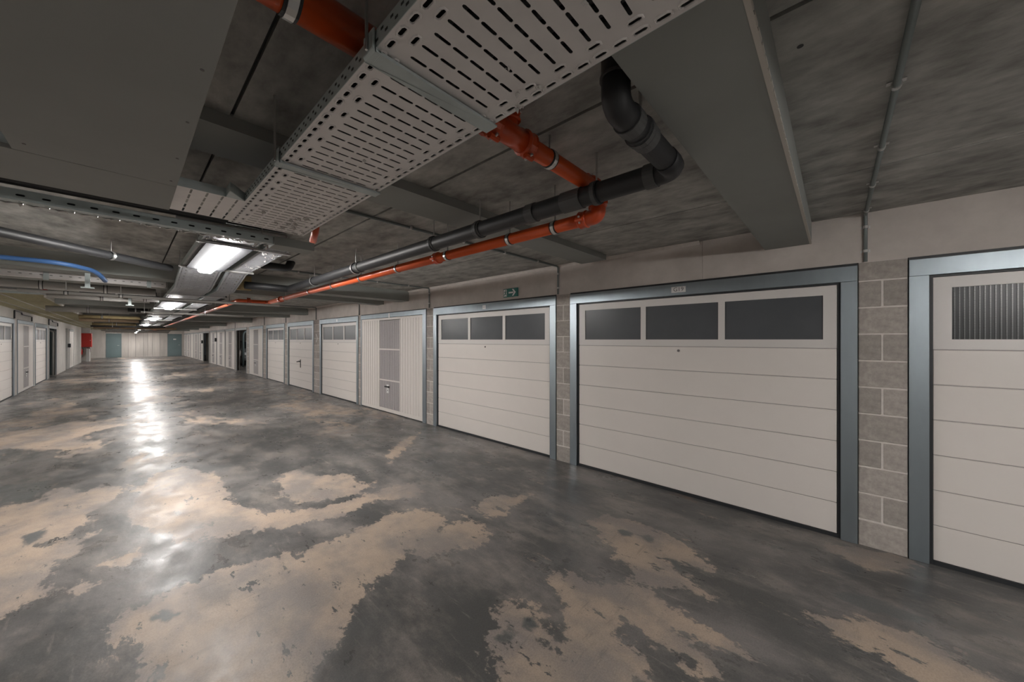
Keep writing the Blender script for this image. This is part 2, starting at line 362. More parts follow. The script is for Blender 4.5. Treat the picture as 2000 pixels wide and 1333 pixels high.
# ------------------------------------------------------------------ right wall: lintel, block piers, open bays
OPEN_R = [(20.07, 22.44), (31.1, 33.8)]
DOORS_R = [  # y0, y1, kind
    (-2.75, -0.383, 'ribbed'), (-0.123, 2.453, 'section'), (2.67, 5.37, 'section'), (5.60, 8.30, 'tilt'), (8.44, 10.94, 'section'),
    (11.43, 13.94, 'section'), (14.28, 16.71, 'section'), (17.18, 19.58, 'tilt'), (22.72, 25.2, 'tilt'), (25.42, 28.0, 'tilt'),
    (28.2, 30.55, 'tilt'), (33.98, 36.3, 'tilt'), (36.5, 38.95, 'tilt'), (39.1, 41.3, 'plain'), (41.5, 44.2, 'tilt'), (44.35, 46.4, 'tilt')]
wr = thing('wall_right', 'long wall of concrete block piers under a cast lintel between white garage doors', None, (XW, 0, 0), kind='structure')
ly = [YN, -3.0, 0.95, 5.48, 8.37, 11.2, 14.1, 16.95, 19.8, 22.58, 28.1, 33.9, 39, 47]
for a, b in zip(ly[:-1], ly[1:]):
    MB().box(0, 0.25, a+0.0015, b-0.0015, ZL, ZC+0.02).obj('lintel', M['lintel'], wr, bevel=0.0)
for a, b in zip(ly[2:6], ly[3:7]):      # mortar fillet along the top of the lintel
    MB().prism([(0.0, ZC), (-0.035, ZC), (0.0, ZC-0.03)], 'y', a+0.02, b-0.02).obj('fillet', M['mortar'], wr)
_blk = {}
def pier(y0, y1, parent, far=False, face=0.0, mirror=1):
    wd = y1-y0
    if far or wd < 0.08:
        MB().box(face, face+0.06*mirror, y0, y1, 0, ZL).obj('pier', M['block'], parent); return
    MB().box(min(face+0.003*mirror, face+0.19*mirror), max(face+0.003*mirror, face+0.19*mirror), y0+0.001, y1-0.001, 0, ZL).obj('mortar', M['mortar'], parent)
    for k in range(11):
        z0 = 0.2*k + (0.002 if k else 0); h = 0.190 if k < 10 else 0.134
        n = 2 if (k % 2 and wd > 0.12) else 1
        bw = (wd - (n-1)*0.010)/n
        for q in range(n):
            key = (round(bw, 3), h)
            if key not in _blk:
                _blk[key] = MB().box(0, 0.18, -bw/2, bw/2, 0, h).mesh('block', M['block'], bevel=0.004)
            o = link('block', _blk[key], parent, (face+random.uniform(-0.0012, 0.0012), y0+bw/2+q*(bw+0.010), z0))
            if mirror < 0: o.rotation_euler.z = math.pi; 
ends = sorted([(a, b) for a, b, _ in DOORS_R] + OPEN_R)
for (a0, b0), (a1, b1) in zip(ends[:-1], ends[1:]):
    pier(b0+0.004, a1-0.004, wr, far=b0 > 20)
pier(-4.2, -2.76, wr, far=True); MB().box(0, 0.2, YN, -4.2, 0, ZL).obj('pier', M['block'], wr)
pier(46.42, 46.6, wr, far=True)
MB().box(5.5, 5.7, YN, 47, 0, ZC).obj('back_wall', M['plaster'], wr)          # rear of the garages
for y in (19.85, 34.4):
    MB().box(0.2, 5.5, y-0.1, y, 0, ZC).obj('side_wall', M['plaster'], wr)
MB().box(0.25, 5.5, 30.85, 31.0, 0, ZC).obj('side_wall', M['plaster'], wr)
MB().box(0.12, 0.15, 22.46, 30.8, 0, ZL).obj('side_wall', M['plaster'], wr)

# ------------------------------------------------------------------ left wall
OPEN_L = [(23.2, 25.5)]
DOORS_L = [(14.05, 16.75, 'section'), (17.15, 19.75, 'tilt'), (20.05, 22.75, 'section'), (30.6, 33.0, 'plain')]
wl = thing('wall_left', 'plastered left wall with white garage doors under a lintel', None, (XL, 0, 0), kind='structure')
MB().box(-0.25, 0, YN, 38.2, ZL, ZC+0.02).obj('lintel', M['plaster'], wl)
segs = [(YN, 14.04), (16.76, 17.14), (19.76, 20.04), (22.76, 23.19), (25.51, 29.0), (29.9, 30.59), (33.01, 38.2)]
for a, b in segs:
    MB().box(-0.07, 0, a, b, 0, ZL).obj('pier', M['plaster'], wl)
MB().box(-0.16, -0.12, 29.0, 29.9, 0, ZL).obj('pier', M['tealp'], wl)
MB().box(-3.6, -3.4, YN, 47, 0, ZC).obj('back_wall', M['plaster'], wl)
for y in (23.0, 25.6): MB().box(-3.4, -0.072, y-0.05, y+0.05, 0, ZC).obj('side_wall', M['teal'], wl)
MB().box(-3.4, -0.2, 38.0, 38.2, 0, ZC).obj('side_wall', M['plaster'], wl)
MB().box(-0.25, 0.30, 40.3, 40.6, 0, ZC).obj('pier', M['plaster'], wl)      # column that carries the hose cabinet

# ------------------------------------------------------------------ end walls
we = thing('wall_far', 'pale concrete end wall of upright panels with two teal doors', None, (0, YE, 0), kind='structure')
pj = [-5.5, -3.2, -2.1, -1.20]
def endpanel(a, b, z0=0.0):
    MB().box(a+0.006, b-0.006, 0, 0.18, z0, ZC).obj('wall_panel', M['endwall'], we)
for a, b in ((-5.5, -3.3), (-3.3, -2.1), (-2.1, -1.2), (-0.3, 0.1), (0.1, 0.55), (0.55, 1.05), (1.05, 1.32), (1.32, 1.62), (1.62, 2.1), (2.1, 2.62), (3.6, 3.9)):
    endpanel(a, b)
for a, b in ((-1.2, -0.3), (2.62, 3.6)): endpanel(a, b, 2.10)
MB().box(-5.5, 4.0, 0.17, 0.25, 0, ZC).obj('backing', M['dark'], we)
for n, (a, b, lab) in enumerate(((-1.2, -0.3, 'teal steel door in the end wall beside the soffit boards'), (2.62, 3.6, 'teal steel door in the end wall with a small white notice')), 1):
    d = thing('door_%d' % n, lab, None, ((a+b)/2, YE, 0), kind='structure')
    hw = (b-a)/2
    MB().box(-hw, -hw+0.05, -0.015, 0.1, 0, 2.1).box(hw-0.05, hw, -0.015, 0.1, 0, 2.1).box(-hw+0.05, hw-0.05, -0.015, 0.1, 2.05, 2.1).obj('door_frame', M['teal'], d)
    MB().box(-hw+0.055, hw-0.055, 0.0, 0.06, 0.01, 2.045).obj('door_leaf', M['teal'], d)
    MB().tube([(hw-0.13, -0.0, 1.05), (hw-0.13, -0.05, 1.05), (hw-0.25, -0.05, 1.05)], 0.011, 8).obj('door_handle', M['steel'], d)
    if n == 2: MB().box(-0.1, 0.1, -0.004, 0, 1.55, 1.65).obj('notice', M['plate'], d)
wb = MB().box(-5.5, 9.6, YN-0.2, YN, 0, ZC).obj('wall_back', M['plaster'], kind='structure', label='plain plastered wall closing the aisle')

# ------------------------------------------------------------------ garage doors
def frame_parts(t, wd, H=2.12, pw=0.095, hh=0.118, m='galv', left=None, right=None, dp=0.10):
    lw = left or pw; rw = right or pw; h = wd/2
    MB().box(-0.012, dp, -h, -h+rw, 0, H-hh).obj('frame_post', M[m], t, bevel=0.002)
    MB().box(-0.012, dp, h-lw, h, 0, H-hh).obj('frame_post', M[m], t, bevel=0.002)
    MB().box(-0.012, dp, -h, h, H-hh+0.0005, H).obj('frame_header', M[m], t, bevel=0.002)
    MB().box(0.004, 0.09, -h, h, H, H+0.02).obj('gap_seal', M['rubber'], t)
    return -h+rw, h-lw, H-hh
def section_door(t, wd, ribbed=False, lock=True, plate=None, lever=False):
    y0, y1, zt = frame_parts(t, wd)
    s = MB(); a, b = y0+0.018, y1-0.018
    s.box(0.012, 0.10, y0, a, 0, zt).box(0.012, 0.10, b, y1, 0, zt).box(0.012, 0.10, a, b, zt-0.014, zt)
    s.box(0.010, 0.08, a, b, 0.0, 0.028)
    s.obj('rubber_seal', M['rubber'], t)
    ph = 0.2435; fx = 0.020
    pm = None
    for k in range(6):
        z = 0.028 + k*ph
        if pm is None:
            pm = MB().box(0, 0.04, a+0.002, b-0.002, 0, ph-0.0055).mesh('door_panel', M['white'], bevel=0.003)
        link('door_panel', pm, t, (fx, 0, z))
    MB().box(fx+0.008, fx+0.035, a+0.004, b-0.004, 0.03, 0.028+6*ph).obj('panel_core', M['vent'], t)
    z0 = 0.028+6*ph; z1 = zt-0.016
    wf = MB(); top, bot = z1-0.075, z0+0.068; mar = 0.085; mul = 0.055
    pw = ((b-a)-2*mar-2*mul)/3
    wf.box(fx, fx+0.04, a+0.002, b-0.002, z0, bot).box(fx, fx+0.04, a+0.002, b-0.002, top, z1)
    wf.box(fx, fx+0.04, a+0.002, a+mar, bot, top).box(fx, fx+0.04, b-mar, b-0.002, bot, top)
    for k in (1, 2):
        y = a+mar+k*pw+(k-1)*mul; wf.box(fx, fx+0.04, y, y+mul, bot, top)
    wf = wf.obj('window_frame', M['alu'], t)
    for k in range(3):
        y = a+mar+k*(pw+mul)
        p = MB().box(fx+0.010, fx+0.026, y-0.003, y+pw+0.003, bot-0.003, top+0.003).obj('pane', M['rib' if ribbed else 'glass'], wf)
        if ribbed:
            r = MB(); n = int(pw/0.021)
            for q in range(n):
                yy = y+pw-0.012-q*0.021
                for zz in np.arange(bot+0.002, top-0.006, 0.0088):
                    r.box(fx+0.005, fx+0.011, yy-0.003, yy+0.003, zz, zz+0.0062)
            r.obj('pane_ribs', M['ribl'], wf, kind='stuff')
    if lock:
        MB().tube([(fx+0.005, 0.01, z0-0.045), (fx-0.006, 0.01, z0-0.045)], 0.013, 14).obj('lock', M['ink'], t)
    if lever:
        l = MB().box(fx-0.006, fx, -0.035, 0.035, 0.66, 0.92).obj('handle_plate', M['rubber'], t)
        MB().tube([(fx-0.004, 0, 0.86), (fx-0.05, 0, 0.86), (fx-0.055, 0.16, 0.84)], 0.017, 8).obj('lever', M['rubber'], l)
    if plate: number_plate(t, plate)
def number_plate(t, kind, z=2.06, x=-0.0125):
    if kind == 'small':
        p = MB().box(x-0.002, x, -0.035, 0.035, z-0.03, z+0.03).obj('number_plate', M['plate'], t)
        MB().box(x-0.0028, x-0.0019, -0.02, 0.022, z+0.006, z+0.010).box(x-0.0028, x-0.0019, -0.02, 0.022, z-0.009, z-0.005).obj('print', M['vent'], p)
    elif kind == 'tab':
        MB().box(x-0.004, x, -0.03, 0.03, z-0.055, z+0.045).obj('number_plate', M['plate'], t)
    else:
        p = MB().box(x-0.002, x, -0.068, 0.068, z-0.029, z+0.029).obj('number_plate', M['plate'], t)
        o = link('plate_number', text_mesh('plate_number', kind, 0.058, M['ink']), p, (x-0.0026, 0, z))
        o.rotation_euler = (R(90), 0, R(-90))
def sheet(mb, y0, y1, z0, z1, x, pitch=0.1, depth=0.010, gap=0.018):
    n = max(1, round((y1-y0)/pitch)); p = (y1-y0)/n
    for k in range(n):
        a, b = y0+k*p, y0+(k+1)*p
        mb.prism([(x, a+gap/2), (x, b-gap/2), (x+depth, b-gap/4), (x+depth, a+gap/4)], 'z', z0, z1)
    mb.box(x+depth*0.7, x+0.03, y0, y1, z0, z1)
def tilt_door(t, wd, near=False, plate=None, vent=True, m='galv'):
    y0, y1, zt = frame_parts(t, wd, hh=0.09, left=0.045, right=0.115 if near else 0.06, m=m)
    a, b = y0+0.004, y1-0.004; fx = -0.006
    fr = MB(); e = 0.03
    fr.box(fx, 0.03, a, a+e, 0.02, zt-0.006).box(fx, 0.03, b-e, b, 0.02, zt-0.006).box(fx, 0.03, a+e, b-e, zt-0.05, zt-0.006).box(fx, 0.03, a+e, b-e, 0.02, 0.09)
    fr.obj('leaf_frame', M['whitefar'], t)
    MB().box(0.0, 0.03, a, b, 0.0, 0.02).obj('rubber_seal', M['rubber'], t)
    L_ = b-a
    if not vent:
        s = MB(); sheet(s, a+e, b-e, 0.09, zt-0.05, fx+0.003, 0.1 if near else 0.12); s.obj('ribbed_sheet', M['whitefar'], t)
    else:
        v1 = b - e - 0.33*L_; v0 = v1 - 0.335*L_
        for q0, q1 in ((a+e, v0-0.02), (v1+0.02, b-e)):
            s = MB(); sheet(s, q0, q1, 0.09, zt-0.05, fx+0.003, 0.1 if near else 0.12); s.obj('ribbed_sheet', M['whitefar'], t)
        s = MB(); sheet(s, v0+0.002, v1-0.002, 0.09, zt-0.06, fx+0.005, 0.07 if near else 0.1, gap=0.026); vp = s.obj('vent_panel', M['vent'], t)
        rl = MB()
        for z in (0.69, 1.35): rl.box(fx-0.002, fx+0.012, v0, v1, z-0.014, z+0.014)
        for y in (v0-0.02, v1): rl.box(fx-0.001, 0.02, y, y+0.02, 0.09, zt-0.05)
        rl.obj('vent_rail', M['whitefar'], t)
        yc = (v0+v1)/2 + 0.05
        hp = MB().box(fx-0.008, fx+0.004, yc-0.05, yc+0.05, 0.42, 0.60).obj('handle_plate', M['plate'], t)
        MB().box(fx-0.04, fx-0.008, yc-0.075, yc+0.085, 0.545, 0.57).obj('handle', M['rubber'], hp)
        MB().tube([(fx-0.008, yc, 0.48), (fx-0.014, yc, 0.48)], 0.012, 10).obj('lock', M['ink'], hp)
    if plate: number_plate(t, plate, z=2.07)
LAB_R = [
 ('white sectional garage door with ribbed dark panes, cut by the frame edge', dict(ribbed=True, lock=True)),
 ('wide white sectional garage door with three dark panes and plate reading G19', dict(plate='G19')),
 ('white sectional garage door with three dark panes below the green exit sign', dict(plate='small')),
 ('white ribbed tilting garage door with a tall grey vent strip and wide galvanised post', dict(near=True, plate='tab')),
 ('white sectional garage door with panes, directly beyond the ribbed vent-strip door', dict(plate='small')),
 ('white sectional garage door with a black lever handle halfway down', dict(lever=True)),
 ('white sectional garage door with panes between the lever door and a ribbed door', dict()),
 ('white ribbed tilting garage door just before the open bay with the car', dict()),
 ('white ribbed tilting garage door just beyond the open bay with the car', dict()),
 ('white ribbed tilting garage door, second beyond the bay with the car', dict()),
 ('white ribbed tilting garage door, third beyond the bay with the car, before a dark bay', dict()),
 ('white ribbed garage door directly beyond the empty dark bay', dict()),
 ('white ribbed garage door, second beyond the empty dark bay', dict()),
 ('plain white far garage door without a vent strip', dict(vent=False)),
 ('far white ribbed garage door next to last before the end wall', dict()),
 ('far white ribbed garage door touching the teal end-wall door', dict()),
]
for (a, b, k), (lab, kw) in zip(DOORS_R, LAB_R):
    t = thing('garage_door', lab, 'garage door', (XW, (a+b)/2, 0), 0, 'garage doors along the long wall')
    if k in ('section', 'ribbed'): section_door(t, b-a, **kw)
    else: tilt_door(t, b-a, m='galv' if a < 20 else 'galvd', **kw)
LAB_L = ['white sectional garage door with panes, cut by the frame edge across the aisle',
         'white ribbed tilting garage door with vent strip across the aisle',
         'white sectional garage door with panes beside the dark doorway across the aisle',
         'plain white door between grey walls before the red hose cabinet']
for (a, b, k), lab in zip(DOORS_L, LAB_L):
    t = thing('garage_door', lab, 'garage door', (XL, (a+b)/2, 0), math.pi, 'garage doors across the aisle')
    if k == 'section': section_door(t, b-a)
    elif k == 'tilt': tilt_door(t, b-a)
    else: tilt_door(t, b-a, vent=False, m='galvd')
for i, (a, b) in enumerate(OPEN_R):
    t = thing('bay_frame', ('grey steel frame around the open bay with the parked car', 'grey steel frame around the empty dark bay')[i], 'door frame', (XW, (a+b)/2, 0), 0, 'frames of the open bays')
    frame_parts(t, b-a, hh=0.10, pw=0.07, m='galvd', dp=0.03)
t = thing('bay_frame', 'grey steel frame around the dark doorway with upright pipes', 'door frame', (XL, 24.35, 0), math.pi, 'frames of the open bays')
frame_parts(t, 2.3, hh=0.10, pw=0.07, m='galvd', dp=0.03)
# ------------------------------------------------------------------ cable trays
def stadium(cx, cy, hl, hw, along, n=3):      # outline of a slot, rounded ends
    pts = []
    for s in (1, -1):
        for k in range(n+1):
            a = -math.pi/2 + math.pi*k/n
            u = s*((hl-hw) + hw*math.cos(a)); v = s*hw*math.sin(a)
            pts.append((cx+u, cy+v) if along == 'x' else (cx-v, cy+u))
    return pts
def cell(mb, x0, x1, y0, y1, z, hole=None, th=0.0015, rim=0.0):
    """a rectangle of sheet metal with an optional slot = (half length, half width, axis)"""
    if hole is None:
        i = len(mb.v); mb.v += [(x0,y0,z),(x1,y0,z),(x1,y1,z),(x0,y1,z)]; mb.f.append((i,i+1,i+2,i+3)); return
    cx, cy = (x0+x1)/2, (y0+y1)/2
    P = stadium(cx, cy, hole[0], hole[1], hole[2])
    n = len(P); out = []
    for px, py in P:                           # matching points on the rectangle
        dx, dy = px-cx, py-cy
        s = min((x1-cx)/abs(dx) if abs(dx) > 1e-9 else 1e9, (y1-cy)/abs(dy) if abs(dy) > 1e-9 else 1e9)
        out.append((cx+dx*s, cy+dy*s))
    i = len(mb.v)
    mb.v += [(x, y, z) for x, y in out] + [(x, y, z) for x, y in P] + [(x, y, z+th) for x, y in P]
    for k in range(n):
        j = (k+1) % n
        mb.f.append((i+k, i+j, i+n+j, i+n+k)); mb.f.append((i+n+k, i+n+j, i+2*n+j, i+2*n+k))
    per = lambda p: (p[0]-x0) if abs(p[1]-y0) < 1e-9 else ((x1-x0)+(p[1]-y0) if abs(p[0]-x1) < 1e-9 else ((x1-x0)+(y1-y0)+(x1-p[0]) if abs(p[1]-y1) < 1e-9 else 2*(x1-x0)+(y1-y0)+(y1-p[1])))
    tot = 2*(x1-x0)+2*(y1-y0)
    cor = [((x1, y0), x1-x0), ((x1, y1), x1-x0+y1-y0), ((x0, y1), 2*(x1-x0)+y1-y0), ((x0, y0), tot)]
    for k in range(n):                         # corners passed between neighbouring points
        j = (k+1) % n; a = per(out[k]) % tot; e = per(out[j]) % tot
        if e < a-1e-9: e += tot
        if e-a > tot*0.75: continue
        mid = [c for c, q in cor if a+1e-9 < q < e-1e-9] + [c for c, q in cor if a+1e-9 < q+tot < e-1e-9]
        if mid:
            q = len(mb.v); mb.v += [(c[0], c[1], z) for c in mid]
            mb.f.append((i+k,) + tuple(range(q, q+len(mid))) + (i+j,))
    if rim:
        for sgn, g0, g1, z0, z1 in ((1, 0.0, 0.0012, 0.0, -rim), (1, 0.0012, 0.0042, -rim, -rim), (1, 0.0042, 0.0062, -rim, 0.0)):
            A = stadium(cx, cy, hole[0]+g0, hole[1]+g0, hole[2]); B = stadium(cx, cy, hole[0]+g1, hole[1]+g1, hole[2])
            q = len(mb.v); mb.v += [(x, y, z+z0) for x, y in A] + [(x, y, z+z1) for x, y in B]
            for k in range(n):
                j = (k+1) % n; mb.f.append((q+k, q+j, q+n+j, q+n+k))
def perforated(mb, x0, x1, y0, y1, z, pitch=0.05, nslot=5, rim=0.0, slope=None):
    """tray bottom: rows of cross slots between two lines of lengthwise edge holes"""
    n = int(round((y1-y0)/pitch)); e1 = 0.036; e2 = 0.066
    start = len(mb.v)
    for r in range(n):
        a = y0+r*pitch; b = a+pitch
        for s in (0, 1):
            xa, xb = (x0, x0+e1) if s == 0 else (x1-e1, x1)
            cell(mb, xa, xb, a, b, z, (0.0155, 0.0052, 'y'), rim=rim)
            xa, xb = (x0+e1, x0+e2) if s == 0 else (x1-e2, x1-e1)
            cell(mb, xa, xb, a, b, z, (0.0155, 0.0052, 'y') if r % 2 == 0 else None, rim=rim)
        wd = (x1-x0-2*e2)/nslot
        for k in range(nslot):
            cell(mb, x0+e2+k*wd, x0+e2+(k+1)*wd, a, b, z, (wd*0.44, 0.0048, 'x'))
    if slope:
        for i in range(start, len(mb.v)):
            x, y, zz = mb.v[i]; mb.v[i] = (x, y, zz + slope(y))
def strip(mb, x, y0, y1, z0, z1, th, slope=None, n=1):
    for k in range(n):
        a = y0+(y1-y0)*k/n; b = y0+(y1-y0)*(k+1)/n
        sa = slope(a) if slope else 0; sb = slope(b) if slope else 0
        i = len(mb.v)
        mb.v += [(x,a,z0+sa),(x+th,a,z0+sa),(x+th,a,z1+sa),(x,a,z1+sa),(x,b,z0+sb),(x+th,b,z0+sb),(x+th,b,z1+sb),(x,b,z1+sb)]
        mb.f += [(i,i+1,i+2,i+3),(i+7,i+6,i+5,i+4),(i,i+4,i+5,i+1),(i+1,i+5,i+6,i+2),(i+2,i+6,i+7,i+3),(i+3,i+7,i+4,i)]
def hanger(parent, x, y, z0, name='hanger_rod', r=0.004):
    return MB().tube([(x, y, z0), (x, y, ZC)], r, 6).obj(name, M['steel'], parent)
def residue(parent, spots, seed=1):
    rnd = random.Random(seed); mb = MB()
    for (x, y, z, r) in spots:
        for q in range(3):
            cx, cy, cz = x+rnd.uniform(-r, r), y+rnd.uniform(-r, r), z-rnd.uniform(0, r*0.6); rr = r*rnd.uniform(0.35, 0.8)
            i = len(mb.v)
            mb.v += [(cx+rr, cy, cz), (cx, cy+rr, cz), (cx-rr, cy, cz), (cx, cy-rr, cz), (cx, cy, cz+rr*0.6), (cx+rnd.uniform(-rr,rr)*0.4, cy, cz-rr*rnd.uniform(0.8,1.8))]
            mb.f += [(i,i+1,i+4),(i+1,i+2,i+4),(i+2,i+3,i+4),(i+3,i,i+4),(i+1,i,i+5),(i+2,i+1,i+5),(i+3,i+2,i+5),(i,i+3,i+5)]
    mb.obj('spray_residue', M['residue'], parent, kind='stuff')

# near tray, 40 cm wide, with its tee
T1 = EYE+0.70; X0, X1 = 0.405, 0.805
t = thing('cable_tray', 'wide perforated grey cable tray overhead, bridging to a tee', 'cable tray', (0, 0, 0))
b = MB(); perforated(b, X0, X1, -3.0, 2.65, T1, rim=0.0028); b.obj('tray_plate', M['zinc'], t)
for x, th in ((X0, -0.0015), (X1, 0.0015)):
    s = MB(); y_a, y_b = (-3.0, 2.2) if x == X0 else (-3.0, 2.66)
    strip(s, x, y_a, y_b, T1, T1+0.042, th)
    strip(s, x+(0.006 if x == X0 else -0.007), y_a, y_b, T1+0.040, T1+0.042, 0.004)
    so = s.obj('side_wall', M['zincd'], t)
    h = MB()
    for y in np.arange(0.62, 2.16, 0.045):
        h.box(x-0.0022 if x == X0 else x+0.0012, x-0.0012 if x == X0 else x+0.0022, y, y+0.012, T1+0.012, T1+0.018)
        h.box(x-0.0022 if x == X0 else x+0.0012, x-0.0012 if x == X0 else x+0.0022, y+0.02, y+0.032, T1+0.026, T1+0.032)
    h.obj('side_slots', M['dark'], so, kind='stuff')
for y in (0.835, 1.615):
    c = MB().box(X0-0.004, X1+0.008, y-0.026, y+0.026, T1-0.0105, T1-0.0025)
    c.prism([(X0-0.004, T1-0.0105), (X0-0.004, T1+0.045), (X0-0.009, T1+0.045), (X0-0.011, T1-0.004)], 'y', y-0.026, y+0.026)
    c.prism([(X0-0.009, T1+0.0), (X0+0.012, T1-0.012), (X0+0.012, T1-0.006), (X0-0.002, T1+0.008)], 'y', y-0.026, y+0.026)
    c.obj('coupler_strap', M['zincd'], t, bevel=0.0015)
    for x in (X0+0.05, X1+0.004): hanger(t, x if x > X1 else X0-0.0135, y, T1)
tb = MB()
nb = 15
for k in range(nb):                       # tee branch bottom with its cross slots
    xa = -0.45+k*(0.855/nb); xb = xa+0.855/nb
    for q in range(5):
        ya = 2.20+q*0.084; cell(tb, xa, xb, ya, ya+0.084, T1, (0.034, 0.0042, 'y') if k % 1 == 0 else None)
tb.obj('tee_branch', M['zinc'], t); tb = MB()
tb.box(-0.45, 0.405, 2.198, 2.1995, T1, T1+0.042).box(-0.45, 0.405, 2.62, 2.6215, T1, T1+0.042)
tb.prism([(0.33, 2.20), (0.33, 2.10), (0.402, 2.20)], 'z', T1, T1+0.0015)
tb.prism([(0.33, 2.10), (0.402, 2.20), (0.4035, 2.199), (0.3315, 2.098)], 'z', T1+0.0016, T1+0.042)
tb.prism([(0.329, 2.20), (0.329, 2.10), (0.3305, 2.10), (0.3305, 2.20)], 'z', T1+0.0016, T1+0.042)
tb.obj('tee_side', M['zincd'], t)
o = link('printed_letters', text_mesh('printed_letters', 'ER', 0.016, M['print'], 0.0003), t, (0.645, 0.385, T1-0.0006)); o.rotation_euler = (R(180), 0, R(-12))
residue(t, [(X1-0.03, 0.60, T1, 0.012), (X1-0.06, 0.66, T1, 0.010), (X1-0.01, 0.70, T1, 0.010), (0.62, 1.35, T1, 0.008), (0.66, 0.62, T1, 0.006), (0.5, 2.3, T1, 0.012), (0.6, 2.45, T1, 0.014)]
        + [(X1-0.05+random.uniform(-0.1, 0.05), 2.25+k*0.045, T1, 0.016) for k in range(9)], 3)
for k in range(9):
    r = (0.019, 0.016, 0.021)[k % 3]; x = 0.437+k*0.042
    c = MB().tube(smooth_path([(x, -3.0, T1+r+0.003), (x+0.004, 0.9, T1+r+0.003), (x-0.003, 2.5, T1+r+0.003)], 0.1), r, 8).obj('cable', M['cable'], None, smooth=True)
    tag(c, 'black cable lying in the wide overhead tray', 'cable', 'cables in the wide overhead tray', 'thing')

# the two lower trays that run down the aisle
ZT = EYE+0.80
def drop(y):
    return 0.0 if y < 5.35 else (-0.15*(y-5.35)/0.75 if y < 6.1 else -0.15)
def long_tray(name, lab, x0, x1, y0, nslot):
    t = thing('cable_tray', lab, 'cable tray', (0, 0, 0), group='cable trays along the aisle')
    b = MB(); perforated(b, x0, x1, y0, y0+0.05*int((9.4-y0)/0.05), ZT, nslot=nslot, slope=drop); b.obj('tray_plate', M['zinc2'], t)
    MB().box(x0, x1, 9.36, 45.5, ZT-0.15, ZT-0.1485).obj('tray_plate', M['zinc2'], t)
    for x, th in ((x0, -0.0015), (x1, 0.0015)):
        s = MB(); strip(s, x, y0, 9.0, ZT, ZT+0.05, th, drop, 46); strip(s, x, 9.0, 45.5, ZT-0.15, ZT-0.068, th); s.obj('side_wall', M['zincd'], t)
    for y in (3.75, 5.15, 6.9, 8.2):
        if y < y0: continue
        MB().box(x0-0.03, x1+0.03, y-0.02, y+0.02, ZT+drop(y)-0.018, ZT+drop(y)-0.002).obj('support_rail', M['steel'], t)
        for x in (x0-0.02, x1+0.02): hanger(t, x, y, ZT+drop(y)-0.02, r=0.003)
    for y in np.arange(10.2, 45, 3.0):
        if any(a-0.1 < y < a+0.4 for a in (11.9, 13.7, 19.0, 25.05, 30.9, 36.0, 41.9)): y += 0.6
        MB().box(x0-0.03, x1+0.03, y-0.02, y+0.02, ZT-0.168, ZT-0.152).obj('support_rail', M['steel'], t)
        hanger(t, x0-0.02, y, ZT-0.17, r=0.003)
    return t
tr = long_tray('t', 'perforated tray carrying the lamps down the aisle', 0.404, 0.757, 3.30, 4)
residue(tr, [(0.42+0.32*random.random(), 3.35+0.5*random.random(), ZT, 0.012) for _ in range(14)], 5)
tr2 = long_tray('t', 'narrow perforated tray beside the lamp-carrying tray', 0.815, 1.00, 3.62, 2)
residue(tr2, [(0.82+0.17*random.random(), 3.64+1.2*random.random(), ZT, 0.010) for _ in range(14)], 6)
e = MB()
for k in range(9):
    for q in range(4): e.box(0.82+k*0.02, 0.836+k*0.02, 3.600, 3.604, ZT-0.01+q*0.018, ZT+0.004+q*0.018)
e.box(0.815, 1.0, 3.604, 3.606, ZT-0.012, ZT+0.062); e.obj('end_plate', M['steel'], tr2)

# slotted cross channel and the boxed end
zc = EYE+0.655; Yc = 2.83
t = thing('slotted_channel', 'galvanised slotted channel crossing the aisle above the first lamp', 'cable channel', (0, 0, 0))
b = MB(); x = -3.0; i = 0
while x < 0.675:
    x2 = min(x+0.075, 0.68)
    q = len(b.v)
    P0 = (x, x2)                    # web cell with one slot, drawn in x-z then turned upright
    m_ = MB(); cell(m_, x, x2, 0, 0.050, 0, (0.014, 0.0048, 'x'), th=0.0015)
    b.v += [(vx, Yc-vz, zc+vy) for vx, vy, vz in m_.v]; b.f += [tuple(q+k for k in f) for f in m_.f]
    q = len(b.v); m_ = MB(); cell(m_, x, x2, Yc, Yc+0.055, zc, (0.010, 0.007, 'x'))
    b.v += m_.v; b.f += [tuple(q+k for k in f) for f in m_.f]
    x = x2
b.box(-3.0, 0.68, Yc-0.004, Yc+0.008, zc+0.050, zc+0.052)
b.obj('channel', M['zincd'], t)
MB().box(-3.0, 0.68, Yc+0.030, Yc+0.034, zc+0.004, zc+0.050).obj('backing', M['rubber'], t)  # black sheet put in behind the web so its slots look dark
lp = MB()
for k in range(46):
    xx = -2.98+k*0.078; lp.tube([(xx, Yc+0.058, zc+0.003), (xx+0.02, Yc+0.064, zc-0.006), (xx+0.045, Yc+0.060, zc+0.002), (xx+0.07, Yc+0.057, zc-0.002)], 0.005, 5)
lp.obj('rolled_lip', M['steel'], t, kind='stuff')
MB().box(0.681, 0.93, Yc-0.012, Yc+0.14, zc-0.006, zc+0.052).obj('boxed_end', M['beam'], t, bevel=0.002)
for x in (-1.7, -0.5, 0.62): hanger(t, x, Yc+0.03, zc+0.001)
residue(t, [(-0.9+0.14*k, Yc+0.055, zc-0.004, 0.009) for k in range(12)], 8)
for k, (dy, r) in enumerate(((0.06, 0.020), (0.105, 0.022), (0.15, 0.018))):  # three black tubes laid along the top of the channel
    c = MB().tube(smooth_path([(-3.0, Yc+dy-0.14, zc+0.07+r), (-0.8, Yc+dy-0.14, zc+0.068+r), (0.42, Yc+dy-0.15, zc+0.07+r)], 0.1), r, 8).obj('cable', M['black'], None, smooth=True)
    tag(c, 'thick black tube running along the slotted cross channel', 'cable', 'black tubes along the slotted channel', 'thing')

